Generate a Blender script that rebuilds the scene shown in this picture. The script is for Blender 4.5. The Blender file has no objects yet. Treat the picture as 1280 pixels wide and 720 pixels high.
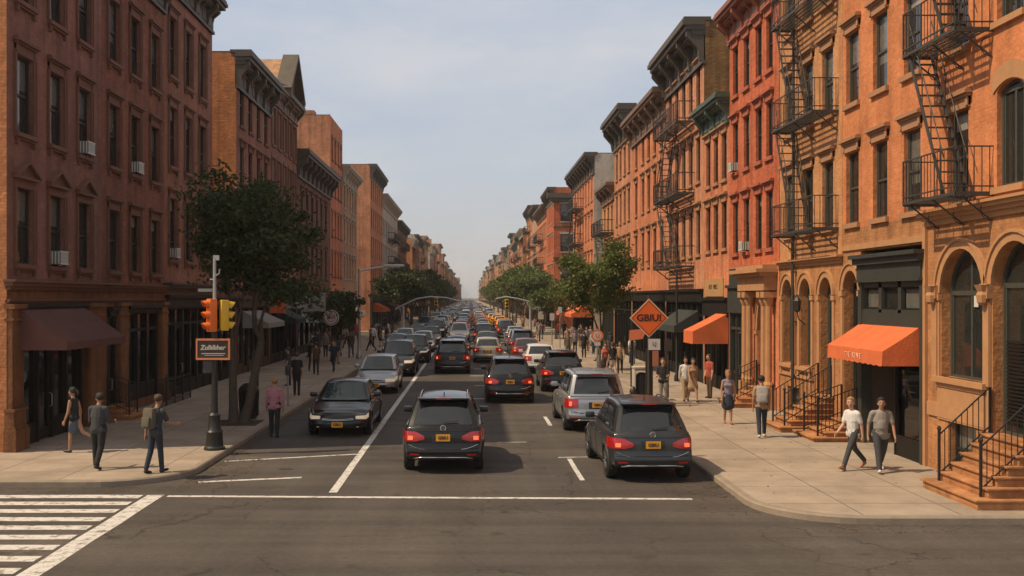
import bpy, bmesh, math, random
import numpy as np
from mathutils import Vector, Matrix
from mathutils.geometry import tessellate_polygon
R = math.radians
random.seed(7)
scene = bpy.context.scene
C = scene.collection
# ------------------------------------------------------------------ camera
cam_d = bpy.data.cameras.new('camera'); cam = bpy.data.objects.new('camera', cam_d); C.objects.link(cam)
cam.location = (0, 0, 4.0); cam.rotation_euler = (R(90), 0, 0)
cam_d.sensor_width = 36.0; cam_d.lens = 36.0
cam_d.shift_x = 52 / 1280; cam_d.shift_y = 12 / 1280
cam_d.clip_start = 0.1; cam_d.clip_end = 6000
scene.camera = cam
# ------------------------------------------------------------------ light
SUN_EL = 52.0; SUN_AZ = 13.0          # azimuth: degrees from -X towards -Y (behind the camera)
sd = Vector((-math.cos(R(SUN_AZ)) * math.cos(R(SUN_EL)), -math.sin(R(SUN_AZ)) * math.cos(R(SUN_EL)), math.sin(R(SUN_EL))))
sun_d = bpy.data.lights.new('sun', 'SUN'); sun = bpy.data.objects.new('sun', sun_d); C.objects.link(sun)
sun_d.energy = 4.7; sun_d.angle = R(0.6); sun_d.color = (1.0, 0.785, 0.53)
sun.rotation_euler = sd.to_track_quat('Z', 'Y').to_euler(); sun.location = (-40, 0, 60)
world = bpy.data.worlds.new('World'); scene.world = world; world.use_nodes = True
wn = world.node_tree; wn.nodes.clear()
def nd(t, typ, **kw):
    n = t.nodes.new(typ)
    for k, v in kw.items(): setattr(n, k, v)
    return n
sky = nd(wn, 'ShaderNodeTexSky', sky_type='NISHITA', sun_disc=False)
sky.sun_elevation = R(SUN_EL); sky.sun_rotation = math.atan2(sd.x, sd.y) % (2 * math.pi)
sky.air_density = 1.0; sky.dust_density = 2.5; sky.ozone_density = 1.5
tc = nd(wn, 'ShaderNodeTexCoord'); mp = nd(wn, 'ShaderNodeMapping'); mp.inputs['Scale'].default_value = (1, 1, 3.0)
nz = nd(wn, 'ShaderNodeTexNoise'); nz.inputs['Scale'].default_value = 2.4; nz.inputs['Detail'].default_value = 6; nz.inputs['Roughness'].default_value = .58
cr = nd(wn, 'ShaderNodeMapRange'); cr.inputs['From Min'].default_value = .44; cr.inputs['From Max'].default_value = .70; cr.inputs['To Max'].default_value = .60
sepw = nd(wn, 'ShaderNodeSeparateXYZ'); gr = nd(wn, 'ShaderNodeValToRGB')          # hazy summer sky: pinkish grey low down, pale blue above
gr.color_ramp.elements[0].position = 0.0; gr.color_ramp.elements[0].color = (.62, .60, .595, 1)
gr.color_ramp.elements[1].position = .95; gr.color_ramp.elements[1].color = (.44, .41, .37, 1)
e_ = gr.color_ramp.elements.new(.10); e_.color = (.60, .63, .68, 1)
e_ = gr.color_ramp.elements.new(.30); e_.color = (.45, .555, .705, 1)
e_ = gr.color_ramp.elements.new(.50); e_.color = (.47, .47, .47, 1)
scw = nd(wn, 'ShaderNodeVectorMath', operation='SCALE'); scw.inputs['Scale'].default_value = 1/.15
mx = nd(wn, 'ShaderNodeMix', data_type='RGBA'); mx.inputs['Factor'].default_value = .80
cl = nd(wn, 'ShaderNodeMix', data_type='RGBA'); cl.inputs['B'].default_value = (5.4, 5.1, 5.0, 1)
bg = nd(wn, 'ShaderNodeBackground'); bg.inputs["Strength"].default_value = 0.15; wo = nd(wn, 'ShaderNodeOutputWorld')
L_ = wn.links.new
L_(tc.outputs['Generated'], mp.inputs['Vector']); L_(mp.outputs[0], nz.inputs['Vector']); L_(nz.outputs['Fac'], cr.inputs['Value'])
L_(tc.outputs['Generated'], sepw.inputs[0]); L_(sepw.outputs[2], gr.inputs[0]); L_(gr.outputs[0], scw.inputs[0])
L_(sky.outputs[0], mx.inputs['A']); L_(scw.outputs[0], mx.inputs['B']); L_(mx.outputs['Result'], cl.inputs['A']); L_(cr.outputs[0], cl.inputs['Factor']); L_(cl.outputs['Result'], bg.inputs[0]); L_(bg.outputs[0], wo.inputs[0])
scene.view_settings.view_transform = 'Standard'; scene.view_settings.look = 'None'
scene.view_settings.exposure = -0.06; scene.view_settings.gamma = 1.0; scene.view_settings.use_curve_mapping = False
try:
    scene.cycles.max_bounces = 6; scene.cycles.diffuse_bounces = 3; scene.cycles.glossy_bounces = 3
    scene.cycles.transmission_bounces = 4; scene.cycles.transparent_max_bounces = 8; scene.cycles.volume_bounces = 0
    scene.cycles.use_denoising = True
except Exception: pass

# ------------------------------------------------------------------ materials
_m = {}
def M(name, col=(.5, .5, .5), rough=.7, var=.12, scale=4, bump=0.0, metal=0.0, coat=0.0, emit=0.0, ecol=None, spec=.5):
    if name in _m: return _m[name]
    m = bpy.data.materials.new(name); m.use_nodes = True; t = m.node_tree
    p = t.nodes['Principled BSDF']; m.diffuse_color = (*col, 1)
    p.inputs['Roughness'].default_value = rough; p.inputs['Metallic'].default_value = metal
    p.inputs['Coat Weight'].default_value = coat; p.inputs['Coat Roughness'].default_value = .06
    p.inputs['Specular IOR Level'].default_value = spec
    tcn = nd(t, 'ShaderNodeTexCoord'); n = nd(t, 'ShaderNodeTexNoise'); n.inputs['Scale'].default_value = scale; n.inputs['Detail'].default_value = 6
    t.links.new(tcn.outputs['Object'], n.inputs['Vector'])
    mix = nd(t, 'ShaderNodeMix', data_type='RGBA')
    mix.inputs['A'].default_value = (*[c * (1 - var) for c in col], 1); mix.inputs['B'].default_value = (*[min(1, c * (1 + var)) for c in col], 1)
    t.links.new(n.outputs['Fac'], mix.inputs['Factor']); t.links.new(mix.outputs['Result'], p.inputs['Base Color'])
    if bump:
        b = nd(t, 'ShaderNodeBump'); b.inputs['Strength'].default_value = bump; b.inputs['Distance'].default_value = .02
        n2 = nd(t, 'ShaderNodeTexNoise'); n2.inputs['Scale'].default_value = scale * 8; n2.inputs['Detail'].default_value = 5
        t.links.new(tcn.outputs['Object'], n2.inputs['Vector']); t.links.new(n2.outputs['Fac'], b.inputs['Height']); t.links.new(b.outputs[0], p.inputs['Normal'])
    if emit:
        p.inputs['Emission Color'].default_value = (*(ecol or col), 1); p.inputs['Emission Strength'].default_value = emit
    _m[name] = m; return m

def wallmat(name, col, brick=.5, var=.26, mortar=.68, stain=.7):
    """painted brick / brownstone: courses, patchy paint, vertical dirt streaks"""
    if name in _m: return _m[name]
    m = bpy.data.materials.new(name); m.use_nodes = True; t = m.node_tree; k = t.links.new
    p = t.nodes['Principled BSDF']; p.inputs['Roughness'].default_value = .88; p.inputs['Specular IOR Level'].default_value = .25
    m.diffuse_color = (*col, 1)
    tcn = nd(t, 'ShaderNodeTexCoord'); sep = nd(t, 'ShaderNodeSeparateXYZ'); add = nd(t, 'ShaderNodeMath', operation='ADD'); cmb = nd(t, 'ShaderNodeCombineXYZ')
    k(tcn.outputs['Object'], sep.inputs[0]); k(sep.outputs[0], add.inputs[0]); k(sep.outputs[1], add.inputs[1]); k(add.outputs[0], cmb.inputs[0]); k(sep.outputs[2], cmb.inputs[1])
    bt = nd(t, 'ShaderNodeTexBrick'); k(cmb.outputs[0], bt.inputs['Vector'])
    bt.inputs['Scale'].default_value = 1; bt.inputs['Brick Width'].default_value = .24; bt.inputs['Row Height'].default_value = .08; bt.inputs['Mortar Size'].default_value = .008
    bt.inputs['Color1'].default_value = (*[c * (1 - .16 * brick * 2) for c in col], 1); bt.inputs['Color2'].default_value = (*[min(1, c * (1 + .10 * brick * 2)) for c in col], 1)
    bt.inputs['Mortar'].default_value = (*[c * (mortar + (1 - mortar) * (1 - brick)) for c in col], 1); bt.inputs['Mortar Smooth'].default_value = .3
    # patchy weathering
    n1 = nd(t, 'ShaderNodeTexNoise'); n1.inputs['Scale'].default_value = .55; n1.inputs['Detail'].default_value = 8; n1.inputs['Roughness'].default_value = .65
    k(tcn.outputs['Object'], n1.inputs['Vector'])
    r1 = nd(t, 'ShaderNodeMapRange'); r1.inputs['From Min'].default_value = .34; r1.inputs['From Max'].default_value = .66; r1.inputs['To Min'].default_value = 1 - var; r1.inputs['To Max'].default_value = 1 + var
    k(n1.outputs['Fac'], r1.inputs['Value'])
    mpn = nd(t, 'ShaderNodeMapping'); mpn.inputs['Scale'].default_value = (2.6, 2.6, .16); k(tcn.outputs['Object'], mpn.inputs['Vector'])
    n2 = nd(t, 'ShaderNodeTexNoise'); n2.inputs['Scale'].default_value = 1.0; n2.inputs['Detail'].default_value = 5; k(mpn.outputs[0], n2.inputs['Vector'])
    r2 = nd(t, 'ShaderNodeMapRange'); r2.inputs['From Min'].default_value = .46; r2.inputs['From Max'].default_value = .72; r2.inputs['To Min'].default_value = 1; r2.inputs['To Max'].default_value = 1 - .5 * stain
    k(n2.outputs['Fac'], r2.inputs['Value'])
    n4 = nd(t, 'ShaderNodeTexNoise'); n4.inputs['Scale'].default_value = 3.2; n4.inputs['Detail'].default_value = 9; n4.inputs['Roughness'].default_value = .75; k(tcn.outputs['Object'], n4.inputs['Vector'])
    r4 = nd(t, 'ShaderNodeMapRange'); r4.inputs['From Min'].default_value = .32; r4.inputs['From Max'].default_value = .68; r4.inputs['To Min'].default_value = .80; r4.inputs['To Max'].default_value = 1.16; k(n4.outputs['Fac'], r4.inputs['Value'])
    m0 = nd(t, 'ShaderNodeMath', operation='MULTIPLY'); k(r1.outputs[0], m0.inputs[0]); k(r4.outputs[0], m0.inputs[1])
    mm = nd(t, 'ShaderNodeMath', operation='MULTIPLY'); k(m0.outputs[0], mm.inputs[0]); k(r2.outputs[0], mm.inputs[1])
    vs = nd(t, 'ShaderNodeVectorMath', operation='SCALE'); k(bt.outputs['Color'], vs.inputs[0]); k(mm.outputs[0], vs.inputs['Scale']); k(vs.outputs[0], p.inputs['Base Color'])
    n3 = nd(t, 'ShaderNodeTexNoise'); n3.inputs['Scale'].default_value = 9; n3.inputs['Detail'].default_value = 6; k(tcn.outputs['Object'], n3.inputs['Vector'])
    ad = nd(t, 'ShaderNodeMath', operation='MULTIPLY_ADD'); k(bt.outputs['Fac'], ad.inputs[0]); ad.inputs[1].default_value = -.6 * brick; k(n3.outputs['Fac'], ad.inputs[2])
    b = nd(t, 'ShaderNodeBump'); b.inputs['Strength'].default_value = .8; b.inputs['Distance'].default_value = .03; k(ad.outputs[0], b.inputs['Height']); k(b.outputs[0], p.inputs['Normal'])
    _m[name] = m; return m

def glassmat(name, col, rough=.04):
    """dark window glass seen from the street: old panes with a slight ripple"""
    if name in _m: return _m[name]
    m = M(name, col, rough, .5, 1.2, 0, 0, 0, spec=.9); t = m.node_tree; p = t.nodes['Principled BSDF']
    n = nd(t, 'ShaderNodeTexNoise'); n.inputs['Scale'].default_value = 1.5; tcn = nd(t, 'ShaderNodeTexCoord'); t.links.new(tcn.outputs['Object'], n.inputs['Vector'])
    b = nd(t, 'ShaderNodeBump'); b.inputs['Strength'].default_value = .25; b.inputs['Distance'].default_value = .03
    t.links.new(n.outputs['Fac'], b.inputs['Height']); t.links.new(b.outputs[0], p.inputs['Normal'])
    return m

# ------------------------------------------------------------------ mesh builder
class MB:
    def __init__(s): s.v = []; s.f = []; s.m = []
    def add(s, vs, fs, m=0):
        o = len(s.v); s.v += [tuple(v) for v in vs]; s.f += [tuple(i + o for i in f) for f in fs]; s.m += [m] * len(fs); return s
    def box(s, x0, y0, z0, x1, y1, z1, m=0):
        x0, x1 = sorted((x0, x1)); y0, y1 = sorted((y0, y1)); z0, z1 = sorted((z0, z1))
        return s.add([(x0,y0,z0),(x1,y0,z0),(x1,y1,z0),(x0,y1,z0),(x0,y0,z1),(x1,y0,z1),(x1,y1,z1),(x0,y1,z1)],
              [(0,3,2,1),(4,5,6,7),(0,1,5,4),(1,2,6,5),(2,3,7,6),(3,0,4,7)], m)
    def rbox(s, x0, y0, z0, x1, y1, z1, b=.03, m=0):
        """box with chamfered edges"""
        x0, x1 = sorted((x0, x1)); y0, y1 = sorted((y0, y1)); z0, z1 = sorted((z0, z1))
        bm = bmesh.new(); bmesh.ops.create_cube(bm, size=1)
        for v in bm.verts: v.co = Vector(((x0+x1)/2 + v.co.x*(x1-x0), (y0+y1)/2 + v.co.y*(y1-y0), (z0+z1)/2 + v.co.z*(z1-z0)))
        bmesh.ops.bevel(bm, geom=bm.edges[:], offset=min(b, .45*min(x1-x0, y1-y0, z1-z0)), segments=2, affect='EDGES', profile=.6)
        bm.verts.ensure_lookup_table()
        s.add([v.co[:] for v in bm.verts], [[v.index for v in f.verts] for f in bm.faces], m); bm.free(); return s
    def prism(s, poly, axis, a0, a1, m=0):
        """closed polygon extruded along an axis: 0 -> poly in (y,z), 1 -> (x,z), 2 -> (x,y)"""
        n = len(poly)
        def P(p, a): return (a, p[0], p[1]) if axis == 0 else ((p[0], a, p[1]) if axis == 1 else (p[0], p[1], a))
        vs = [P(p, a0) for p in poly] + [P(p, a1) for p in poly]
        fs = [(i, (i+1) % n, n+(i+1) % n, n+i) for i in range(n)] + [tuple(range(n))[::-1], tuple(range(n, 2*n))]
        return s.add(vs, fs, m)
    def bar(s, p, q, w, h=None, m=0):
        """square bar between two points"""
        h = h or w; p = Vector(p); q = Vector(q); d = (q-p)
        if d.length < 1e-6: return s
        d.normalize(); up = Vector((0,0,1)) if abs(d.z) < .95 else Vector((0,1,0))
        a = d.cross(up).normalized(); b = a.cross(d).normalized(); a *= w/2; b *= h/2
        vs = [p-a-b, p+a-b, p+a+b, p-a+b, q-a-b, q+a-b, q+a+b, q-a+b]
        return s.add([v[:] for v in vs], [(0,1,2,3)[::-1],(4,5,6,7),(0,1,5,4),(1,2,6,5),(2,3,7,6),(3,0,4,7)], m)
    def tube(s, pts, rs, n=8, m=0, cap=True):
        pts = [Vector(p) for p in pts]; rs = rs if isinstance(rs, (list, tuple)) else [rs]*len(pts); o = len(s.v); a = None
        for i, p in enumerate(pts):
            d = (pts[min(i+1, len(pts)-1)] - pts[max(i-1, 0)]).normalized()
            if a is None:
                up = Vector((0,0,1)) if abs(d.z) < .9 else Vector((1,0,0)); a = d.cross(up).normalized()
            else: a = (a - d*a.dot(d)).normalized()
            b = d.cross(a)
            for j in range(n):
                t = 2*math.pi*j/n; s.v.append((p + (a*math.cos(t)+b*math.sin(t))*rs[i])[:])
        for i in range(len(pts)-1):
            for j in range(n):
                k = (j+1) % n; s.f.append((o+i*n+j, o+i*n+k, o+(i+1)*n+k, o+(i+1)*n+j)); s.m.append(m)
        if cap:
            s.f.append(tuple(o+j for j in range(n))[::-1]); s.f.append(tuple(o+(len(pts)-1)*n+j for j in range(n))); s.m += [m, m]
        return s
    def lathe(s, prof, c=(0,0,0), n=16, m=0, axis=2):
        """profile of (radius, height) spun about an axis through c"""
        o = len(s.v)
        for r, h in prof:
            for j in range(n):
                t = 2*math.pi*j/n; x, y = r*math.cos(t), r*math.sin(t)
                q = (x, y, h) if axis == 2 else ((h, x, y) if axis == 0 else (y, h, x))
                s.v.append((c[0]+q[0], c[1]+q[1], c[2]+q[2]))
        for i in range(len(prof)-1):
            for j in range(n):
                k = (j+1) % n; s.f.append((o+i*n+j, o+i*n+k, o+(i+1)*n+k, o+(i+1)*n+j)); s.m.append(m)
        s.f.append(tuple(o+j for j in range(n))[::-1]); s.f.append(tuple(o+(len(prof)-1)*n+j for j in range(n))); s.m += [m, m]
        return s
    def ell(s, c, r, n=12, k=8, m=0):
        o = len(s.v)
        for i in range(1, k):
            ph = math.pi*i/k
            for j in range(n):
                t = 2*math.pi*j/n; s.v.append((c[0]+r[0]*math.sin(ph)*math.cos(t), c[1]+r[1]*math.sin(ph)*math.sin(t), c[2]-r[2]*math.cos(ph)))
        b = len(s.v); s.v += [(c[0],c[1],c[2]-r[2]), (c[0],c[1],c[2]+r[2])]
        for i in range(k-2):
            for j in range(n):
                q = (j+1) % n; s.f.append((o+i*n+j, o+i*n+q, o+(i+1)*n+q, o+(i+1)*n+j)); s.m.append(m)
        for j in range(n):
            q = (j+1) % n; s.f.append((b, o+q, o+j)); s.f.append((b+1, o+(k-2)*n+j, o+(k-2)*n+q)); s.m += [m, m]
        return s
    def mesh(s, name, mats, smooth=None):
        me = bpy.data.meshes.new(name); me.from_pydata(s.v, [], s.f)
        for mt in (mats if isinstance(mats, (list, tuple)) else [mats]): me.materials.append(mt)
        me.polygons.foreach_set('material_index', s.m)
        if smooth is not None:
            me.polygons.foreach_set('use_smooth', [True]*len(me.polygons)); me.set_sharp_from_angle(angle=R(smooth))
        me.update(); return me
    def build(s, name, mats, parent=None, smooth=None, loc=None):
        return link(name, s.mesh(name, mats, smooth), parent, loc)
def link(name, me, parent=None, loc=None, rz=None):
    o = bpy.data.objects.new(name, me); C.objects.link(o)
    if parent: o.parent = parent
    if loc is not None: o.location = loc
    if rz is not None: o.rotation_euler = (0, 0, rz)
    return o
def empty(name, label, cat, loc=(0,0,0), rz=0, group=None):
    o = bpy.data.objects.new(name, None); C.objects.link(o); o.location = loc; o.rotation_euler = (0,0,rz); o.empty_display_size = .3
    return tag(o, label, cat, group)
def tag(o, label, cat, group=None):
    o['label'] = label; o['category'] = cat
    if group: o['group'] = group
    return o
def structure(o): o['kind'] = 'structure'; return o
def recalc(me):
    bm = bmesh.new(); bm.from_mesh(me); bmesh.ops.remove_doubles(bm, verts=bm.verts[:], dist=1e-5); bmesh.ops.recalc_face_normals(bm, faces=bm.faces[:]); bm.to_mesh(me); bm.free()
def copy_tree(o, parent=None):
    c = o.copy(); C.objects.link(c)
    if parent: c.parent = parent
    for ch in CH.get(o.name, None) or [k for k in o.children]: copy_tree(ch, c)
    return c
CH = {}
def text_mesh(txt, size, depth=.004, align='CENTER', shear=0, bold=0):
    cu = bpy.data.curves.new('lettering', 'FONT'); cu.body = txt; cu.size = size; cu.extrude = depth; cu.align_x = align; cu.align_y = 'CENTER'; cu.shear = shear; cu.offset = bold; cu.resolution_u = 3
    o = bpy.data.objects.new('lettering', cu); C.objects.link(o); dg = bpy.context.evaluated_depsgraph_get(); dg.update()
    me = bpy.data.meshes.new_from_object(o.evaluated_get(dg)); bpy.data.objects.remove(o); bpy.data.curves.remove(cu); return me
def lettering(txt, size, mat, parent, loc, rot=(R(90),0,0), sx=1.0, **kw):
    me = text_mesh(txt, size, **kw); me.materials.clear(); me.materials.append(mat)
    o = bpy.data.objects.new('lettering', me); C.objects.link(o); o.parent = parent; o.location = loc; o.rotation_euler = rot; o.scale = (sx, 1, 1); return o
def at(px, Y, py=None):
    """pixel of the 1280 x 720 frame at distance Y"""
    x = (px-588)*Y/1280
    return (x, Y) if py is None else (x, Y, 4-(py-372)*Y/1280)

XL, XR = -11.6, 10.5      # facade planes
KL, KR = -6.2, 5.3        # kerb lines
# ------------------------------------------------------------------ palette
asphalt = None
def road_material():
    m = bpy.data.materials.new('asphalt'); m.use_nodes = True; t = m.node_tree; k = t.links.new; p = t.nodes['Principled BSDF']
    p.inputs['Roughness'].default_value = .82; p.inputs['Specular IOR Level'].default_value = .3
    tcn = nd(t, 'ShaderNodeTexCoord')
    def noise(sc, det, mapscale=None, rough=.6):
        n = nd(t, 'ShaderNodeTexNoise'); n.inputs['Scale'].default_value = sc; n.inputs['Detail'].default_value = det; n.inputs['Roughness'].default_value = rough
        if mapscale:
            q = nd(t, 'ShaderNodeMapping'); q.inputs['Scale'].default_value = mapscale; k(tcn.outputs['Object'], q.inputs[0]); k(q.outputs[0], n.inputs['Vector'])
        else: k(tcn.outputs['Object'], n.inputs['Vector'])
        return n
    def rng(src, a, b, lo, hi):
        r = nd(t, 'ShaderNodeMapRange'); r.inputs['From Min'].default_value = a; r.inputs['From Max'].default_value = b; r.inputs['To Min'].default_value = lo; r.inputs['To Max'].default_value = hi
        k(src, r.inputs['Value']); return r.outputs[0]
    def mul(a, b):
        q = nd(t, 'ShaderNodeMath', operation='MULTIPLY'); k(a, q.inputs[0]); k(b, q.inputs[1]); return q.outputs[0]
    big = rng(noise(.22, 5).outputs['Fac'], .35, .65, .80, 1.18)
    tyre = rng(noise(1.0, 3, (.9, .03, 1)).outputs['Fac'], .35, .65, .88, 1.1)
    grit = mul(rng(noise(60, 3).outputs['Fac'], .3, .7, .55, 1.45), rng(noise(9, 6).outputs['Fac'], .3, .7, .84, 1.16))
    vo = nd(t, 'ShaderNodeTexVoronoi', feature='DISTANCE_TO_EDGE'); vo.inputs['Scale'].default_value = .33
    wob = noise(1.1, 5); av = nd(t, 'ShaderNodeVectorMath', operation='MULTIPLY_ADD'); k(wob.outputs['Color'], av.inputs[0]); av.inputs[1].default_value = (1.6, 1.6, 0); k(tcn.outputs['Object'], av.inputs[2]); k(av.outputs[0], vo.inputs['Vector'])
    crack = rng(vo.outputs['Distance'], .0, .008, .45, 1.0)
    gate = rng(noise(.13, 2).outputs['Fac'], .44, .52, 1.0, 0.0)
    cm = nd(t, 'ShaderNodeMath', operation='MAXIMUM'); k(crack, cm.inputs[0]); k(gate, cm.inputs[1])
    cross = rng(noise(1.0, 4, (.05, 1.3, 1)).outputs['Fac'], .38, .62, .80, 1.10); oil = rng(noise(.9, 2).outputs['Fac'], .66, .74, 1.0, .62)
    allm = mul(mul(mul(mul(mul(big, tyre), grit), cm.outputs[0]), cross), oil)
    vs = nd(t, 'ShaderNodeVectorMath', operation='SCALE'); vs.inputs[0].default_value = (.084, .072, .062); k(allm, vs.inputs['Scale']); k(vs.outputs[0], p.inputs['Base Color'])
    b = nd(t, 'ShaderNodeBump'); b.inputs['Strength'].default_value = .5; b.inputs['Distance'].default_value = .01; k(grit, b.inputs['Height']); k(b.outputs[0], p.inputs['Normal'])
    return m
def paving_material():
    m = bpy.data.materials.new('sidewalk concrete'); m.use_nodes = True; t = m.node_tree; k = t.links.new; p = t.nodes['Principled BSDF']
    p.inputs['Roughness'].default_value = .9; p.inputs['Specular IOR Level'].default_value = .25
    tcn = nd(t, 'ShaderNodeTexCoord'); bt = nd(t, 'ShaderNodeTexBrick', offset=0.0); k(tcn.outputs['Object'], bt.inputs['Vector'])
    bt.inputs['Scale'].default_value = 1; bt.inputs['Brick Width'].default_value = 1.75; bt.inputs['Row Height'].default_value = 1.75; bt.inputs['Mortar Size'].default_value = .014
    bt.inputs['Color1'].default_value = (.315, .255, .195, 1); bt.inputs['Color2'].default_value = (.37, .30, .235, 1); bt.inputs['Mortar'].default_value = (.15, .125, .10, 1)
    n = nd(t, 'ShaderNodeTexNoise'); n.inputs['Scale'].default_value = .8; n.inputs['Detail'].default_value = 9; n.inputs['Roughness'].default_value = .7; k(tcn.outputs['Object'], n.inputs['Vector'])
    r = nd(t, 'ShaderNodeMapRange'); r.inputs['From Min'].default_value = .3; r.inputs['From Max'].default_value = .7; r.inputs['To Min'].default_value = .74; r.inputs['To Max'].default_value = 1.18; k(n.outputs['Fac'], r.inputs['Value'])
    vo = nd(t, 'ShaderNodeTexVoronoi'); vo.inputs['Scale'].default_value = 2.2; k(tcn.outputs['Object'], vo.inputs['Vector'])     # chewing gum spots
    g = nd(t, 'ShaderNodeMapRange'); g.inputs['From Min'].default_value = .045; g.inputs['From Max'].default_value = .06; g.inputs['To Min'].default_value = .6; g.inputs['To Max'].default_value = 1; k(vo.outputs['Distance'], g.inputs['Value'])
    q = nd(t, 'ShaderNodeMath', operation='MULTIPLY'); k(r.outputs[0], q.inputs[0]); k(g.outputs[0], q.inputs[1])
    vs = nd(t, 'ShaderNodeVectorMath', operation='SCALE'); k(bt.outputs['Color'], vs.inputs[0]); k(q.outputs[0], vs.inputs['Scale']); k(vs.outputs[0], p.inputs['Base Color'])
    return m
def paint_material():
    """road paint, worn through to the asphalt in places"""
    m = bpy.data.materials.new('worn road paint'); m.use_nodes = True; t = m.node_tree; k = t.links.new; p = t.nodes['Principled BSDF']; p.inputs['Roughness'].default_value = .75
    tcn = nd(t, 'ShaderNodeTexCoord'); n = nd(t, 'ShaderNodeTexNoise'); n.inputs['Scale'].default_value = 5; n.inputs['Detail'].default_value = 10; n.inputs['Roughness'].default_value = .75; k(tcn.outputs['Object'], n.inputs['Vector'])
    c = nd(t, 'ShaderNodeValToRGB'); c.color_ramp.elements[0].position = .38; c.color_ramp.elements[0].color = (.17, .15, .13, 1); c.color_ramp.elements[1].position = .50; c.color_ramp.elements[1].color = (.60, .575, .54, 1)
    k(n.outputs['Fac'], c.inputs[0]); k(c.outputs[0], p.inputs['Base Color']); return m
asphalt = road_material(); paving = paving_material(); paint = paint_material()
kerbstone = M('kerb granite', (.27, .215, .16), .85, .3, 3, .3)
iron = M('black painted iron', (.018, .018, .018), .45, .3, 8)
iron_grey = M('weathered dark steel', (.050, .044, .037), .55, .4, 6)
black_glass = glassmat('dark shop glass', (.006,.006,.006), .06)
win_glass = glassmat('window glass', (.026, .028, .025), .05)
blind = M('pulled down blind behind glass', (.27, .26, .22), .25, .2, 2, coat=.6)
blind2 = M('grey curtain behind glass', (.12, .12, .105), .25, .5, 5, coat=.6)
frame_dark = M('dark window frame paint', (.022, .022, .020), .5, .3, 10)
frame_green = M('dark olive window frame paint', (.060, .062, .050), .5, .3, 10)
frame_white = M('white window frame paint', (.5, .48, .44), .5, .15, 10)
roof_mat = M('roofing felt', (.06, .055, .05), .9, .3, 1)
interior = M('unlit shop interior', (.012, .010, .009), .9, .4, 2)

# ------------------------------------------------------------------ ground, road, pavements
g = MB(); g.add([(-2500,-300,-.02),(2500,-300,-.02),(2500,5000,-.02),(-2500,5000,-.02)], [(0,1,2,3)])
structure(g.build('ground', M('bare ground', (.12,.10,.085), .95, .3, .05)))
g = MB(); g.add([(-60,-30,0),(60,-30,0),(60,1500,0),(-60,1500,0)], [(0,1,2,3)])
structure(g.build('road', asphalt))

def arcpts(cx, cy, r, a0, a1, n=10):
    return [(cx+r*math.cos(R(a0+(a1-a0)*i/n)), cy+r*math.sin(R(a0+(a1-a0)*i/n))) for i in range(n+1)]
def slab(name, poly, kerb_r=.16):
    """raised pavement with a granite kerb band along its edge; poly runs counter-clockwise"""
    m = MB(); n = len(poly); H = .135
    inn = []
    for i in range(n):
        a = Vector(poly[i-1]); b = Vector(poly[i]); c = Vector(poly[(i+1) % n]); d1 = (b-a).normalized(); d2 = (c-b).normalized()
        nn = (Vector((-d1.y, d1.x)) + Vector((-d2.y, d2.x))).normalized(); inn.append(tuple(b + nn*kerb_r))
    m.v += [(p[0], p[1], 0) for p in poly] + [(p[0], p[1], H-.03) for p in poly]
    ed = [tuple(Vector(poly[i])*.82 + Vector(inn[i])*.18) for i in range(n)]
    m.v += [(p[0], p[1], H) for p in ed] + [(p[0], p[1], H) for p in inn] + [(p[0], p[1], H-.005) for p in inn]
    for i in range(n):
        j = (i+1) % n
        for L in range(4): m.f.append((L*n+i, L*n+j, (L+1)*n+j, (L+1)*n+i)); m.m.append(1)
    o = len(m.v)
    tri = tessellate_polygon([[Vector((p[0], p[1], 0)) for p in inn]])
    for t3 in tri: m.f.append(tuple(4*n+i for i in t3)); m.m.append(0)
    return structure(m.build(name, [paving, kerbstone]))
blocks = [(21.6, 105.5), (116.5, 192), (204, 280), (292, 368), (380, 456), (468, 600), (612, 760), (772, 1000), (1012, 1300)]
for i, (a, b) in enumerate(blocks):
    r = 1.9 if i == 0 else 3
    slab('sidewalk', [(-58, a)] + arcpts(KL-r, a+r, r, -90, 0) + arcpts(KL-3, b-3, 3, 0, 90) + [(-58, b)])
    a2 = 18.05 if i == 0 else a; r = 1.8 if i == 0 else 3.0
    slab('sidewalk', arcpts(KR+3, b-3, 3, 90, 180) + arcpts(KR+r, a2+r, r, 180, 270) + [(58, a2), (58, b)])
# far side of the cross street (behind the camera)
slab('sidewalk', arcpts(KL-3, 5.0, 3, 0, 90) + [(-58, 8), (-58, -20), (KL, -20)])
slab('sidewalk', [(KR, -20), (58, -20), (58, 8)] + arcpts(KR+3, 5, 3, 90, 180))
# painted markings, 4 mm above the asphalt
def stripe(name, x0, y0, x1, y1, w, lab=None):
    d = Vector((x1-x0, y1-y0)); L = d.length; d.normalize(); n = Vector((-d.y, d.x))*w/2; mb = MB(); k = max(1, int(L/1.2)); rr = random.Random(int(x0*37+y0*11))
    pts = []
    for i in range(k+1):
        p = Vector((x0, y0)) + d*(L*i/k); j = rr.uniform(-.012, .012); pts += [(p.x+n.x*(1+j*8), p.y+n.y*(1+j*8), .004), (p.x-n.x*(1-j*8), p.y-n.y*(1-j*8), .004)]
    mb.add(pts, [(2*i, 2*i+1, 2*i+3, 2*i+2) for i in range(k)]); return structure(mb.build(name, paint))
stripe('stop_line', -6.1, 20.62, 4.4, 20.32, .16)
stripe('lane_line', -2.82, 21.0, -2.62, 104, .17)
stripe('lane_line', -2.68, 118, -2.6, 560, .15)
stripe('parking_line', -6.0, 25.0, -2.9, 26.15, .12)
stripe('parking_line', -5.9, 22.2, -3.75, 22.75, .16)
stripe('parking_line', 2.2, 25.6, 3.3, 25.75, .10)
stripe('parking_line', 2.45, 22.4, 2.45, 25.4, .11)
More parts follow.
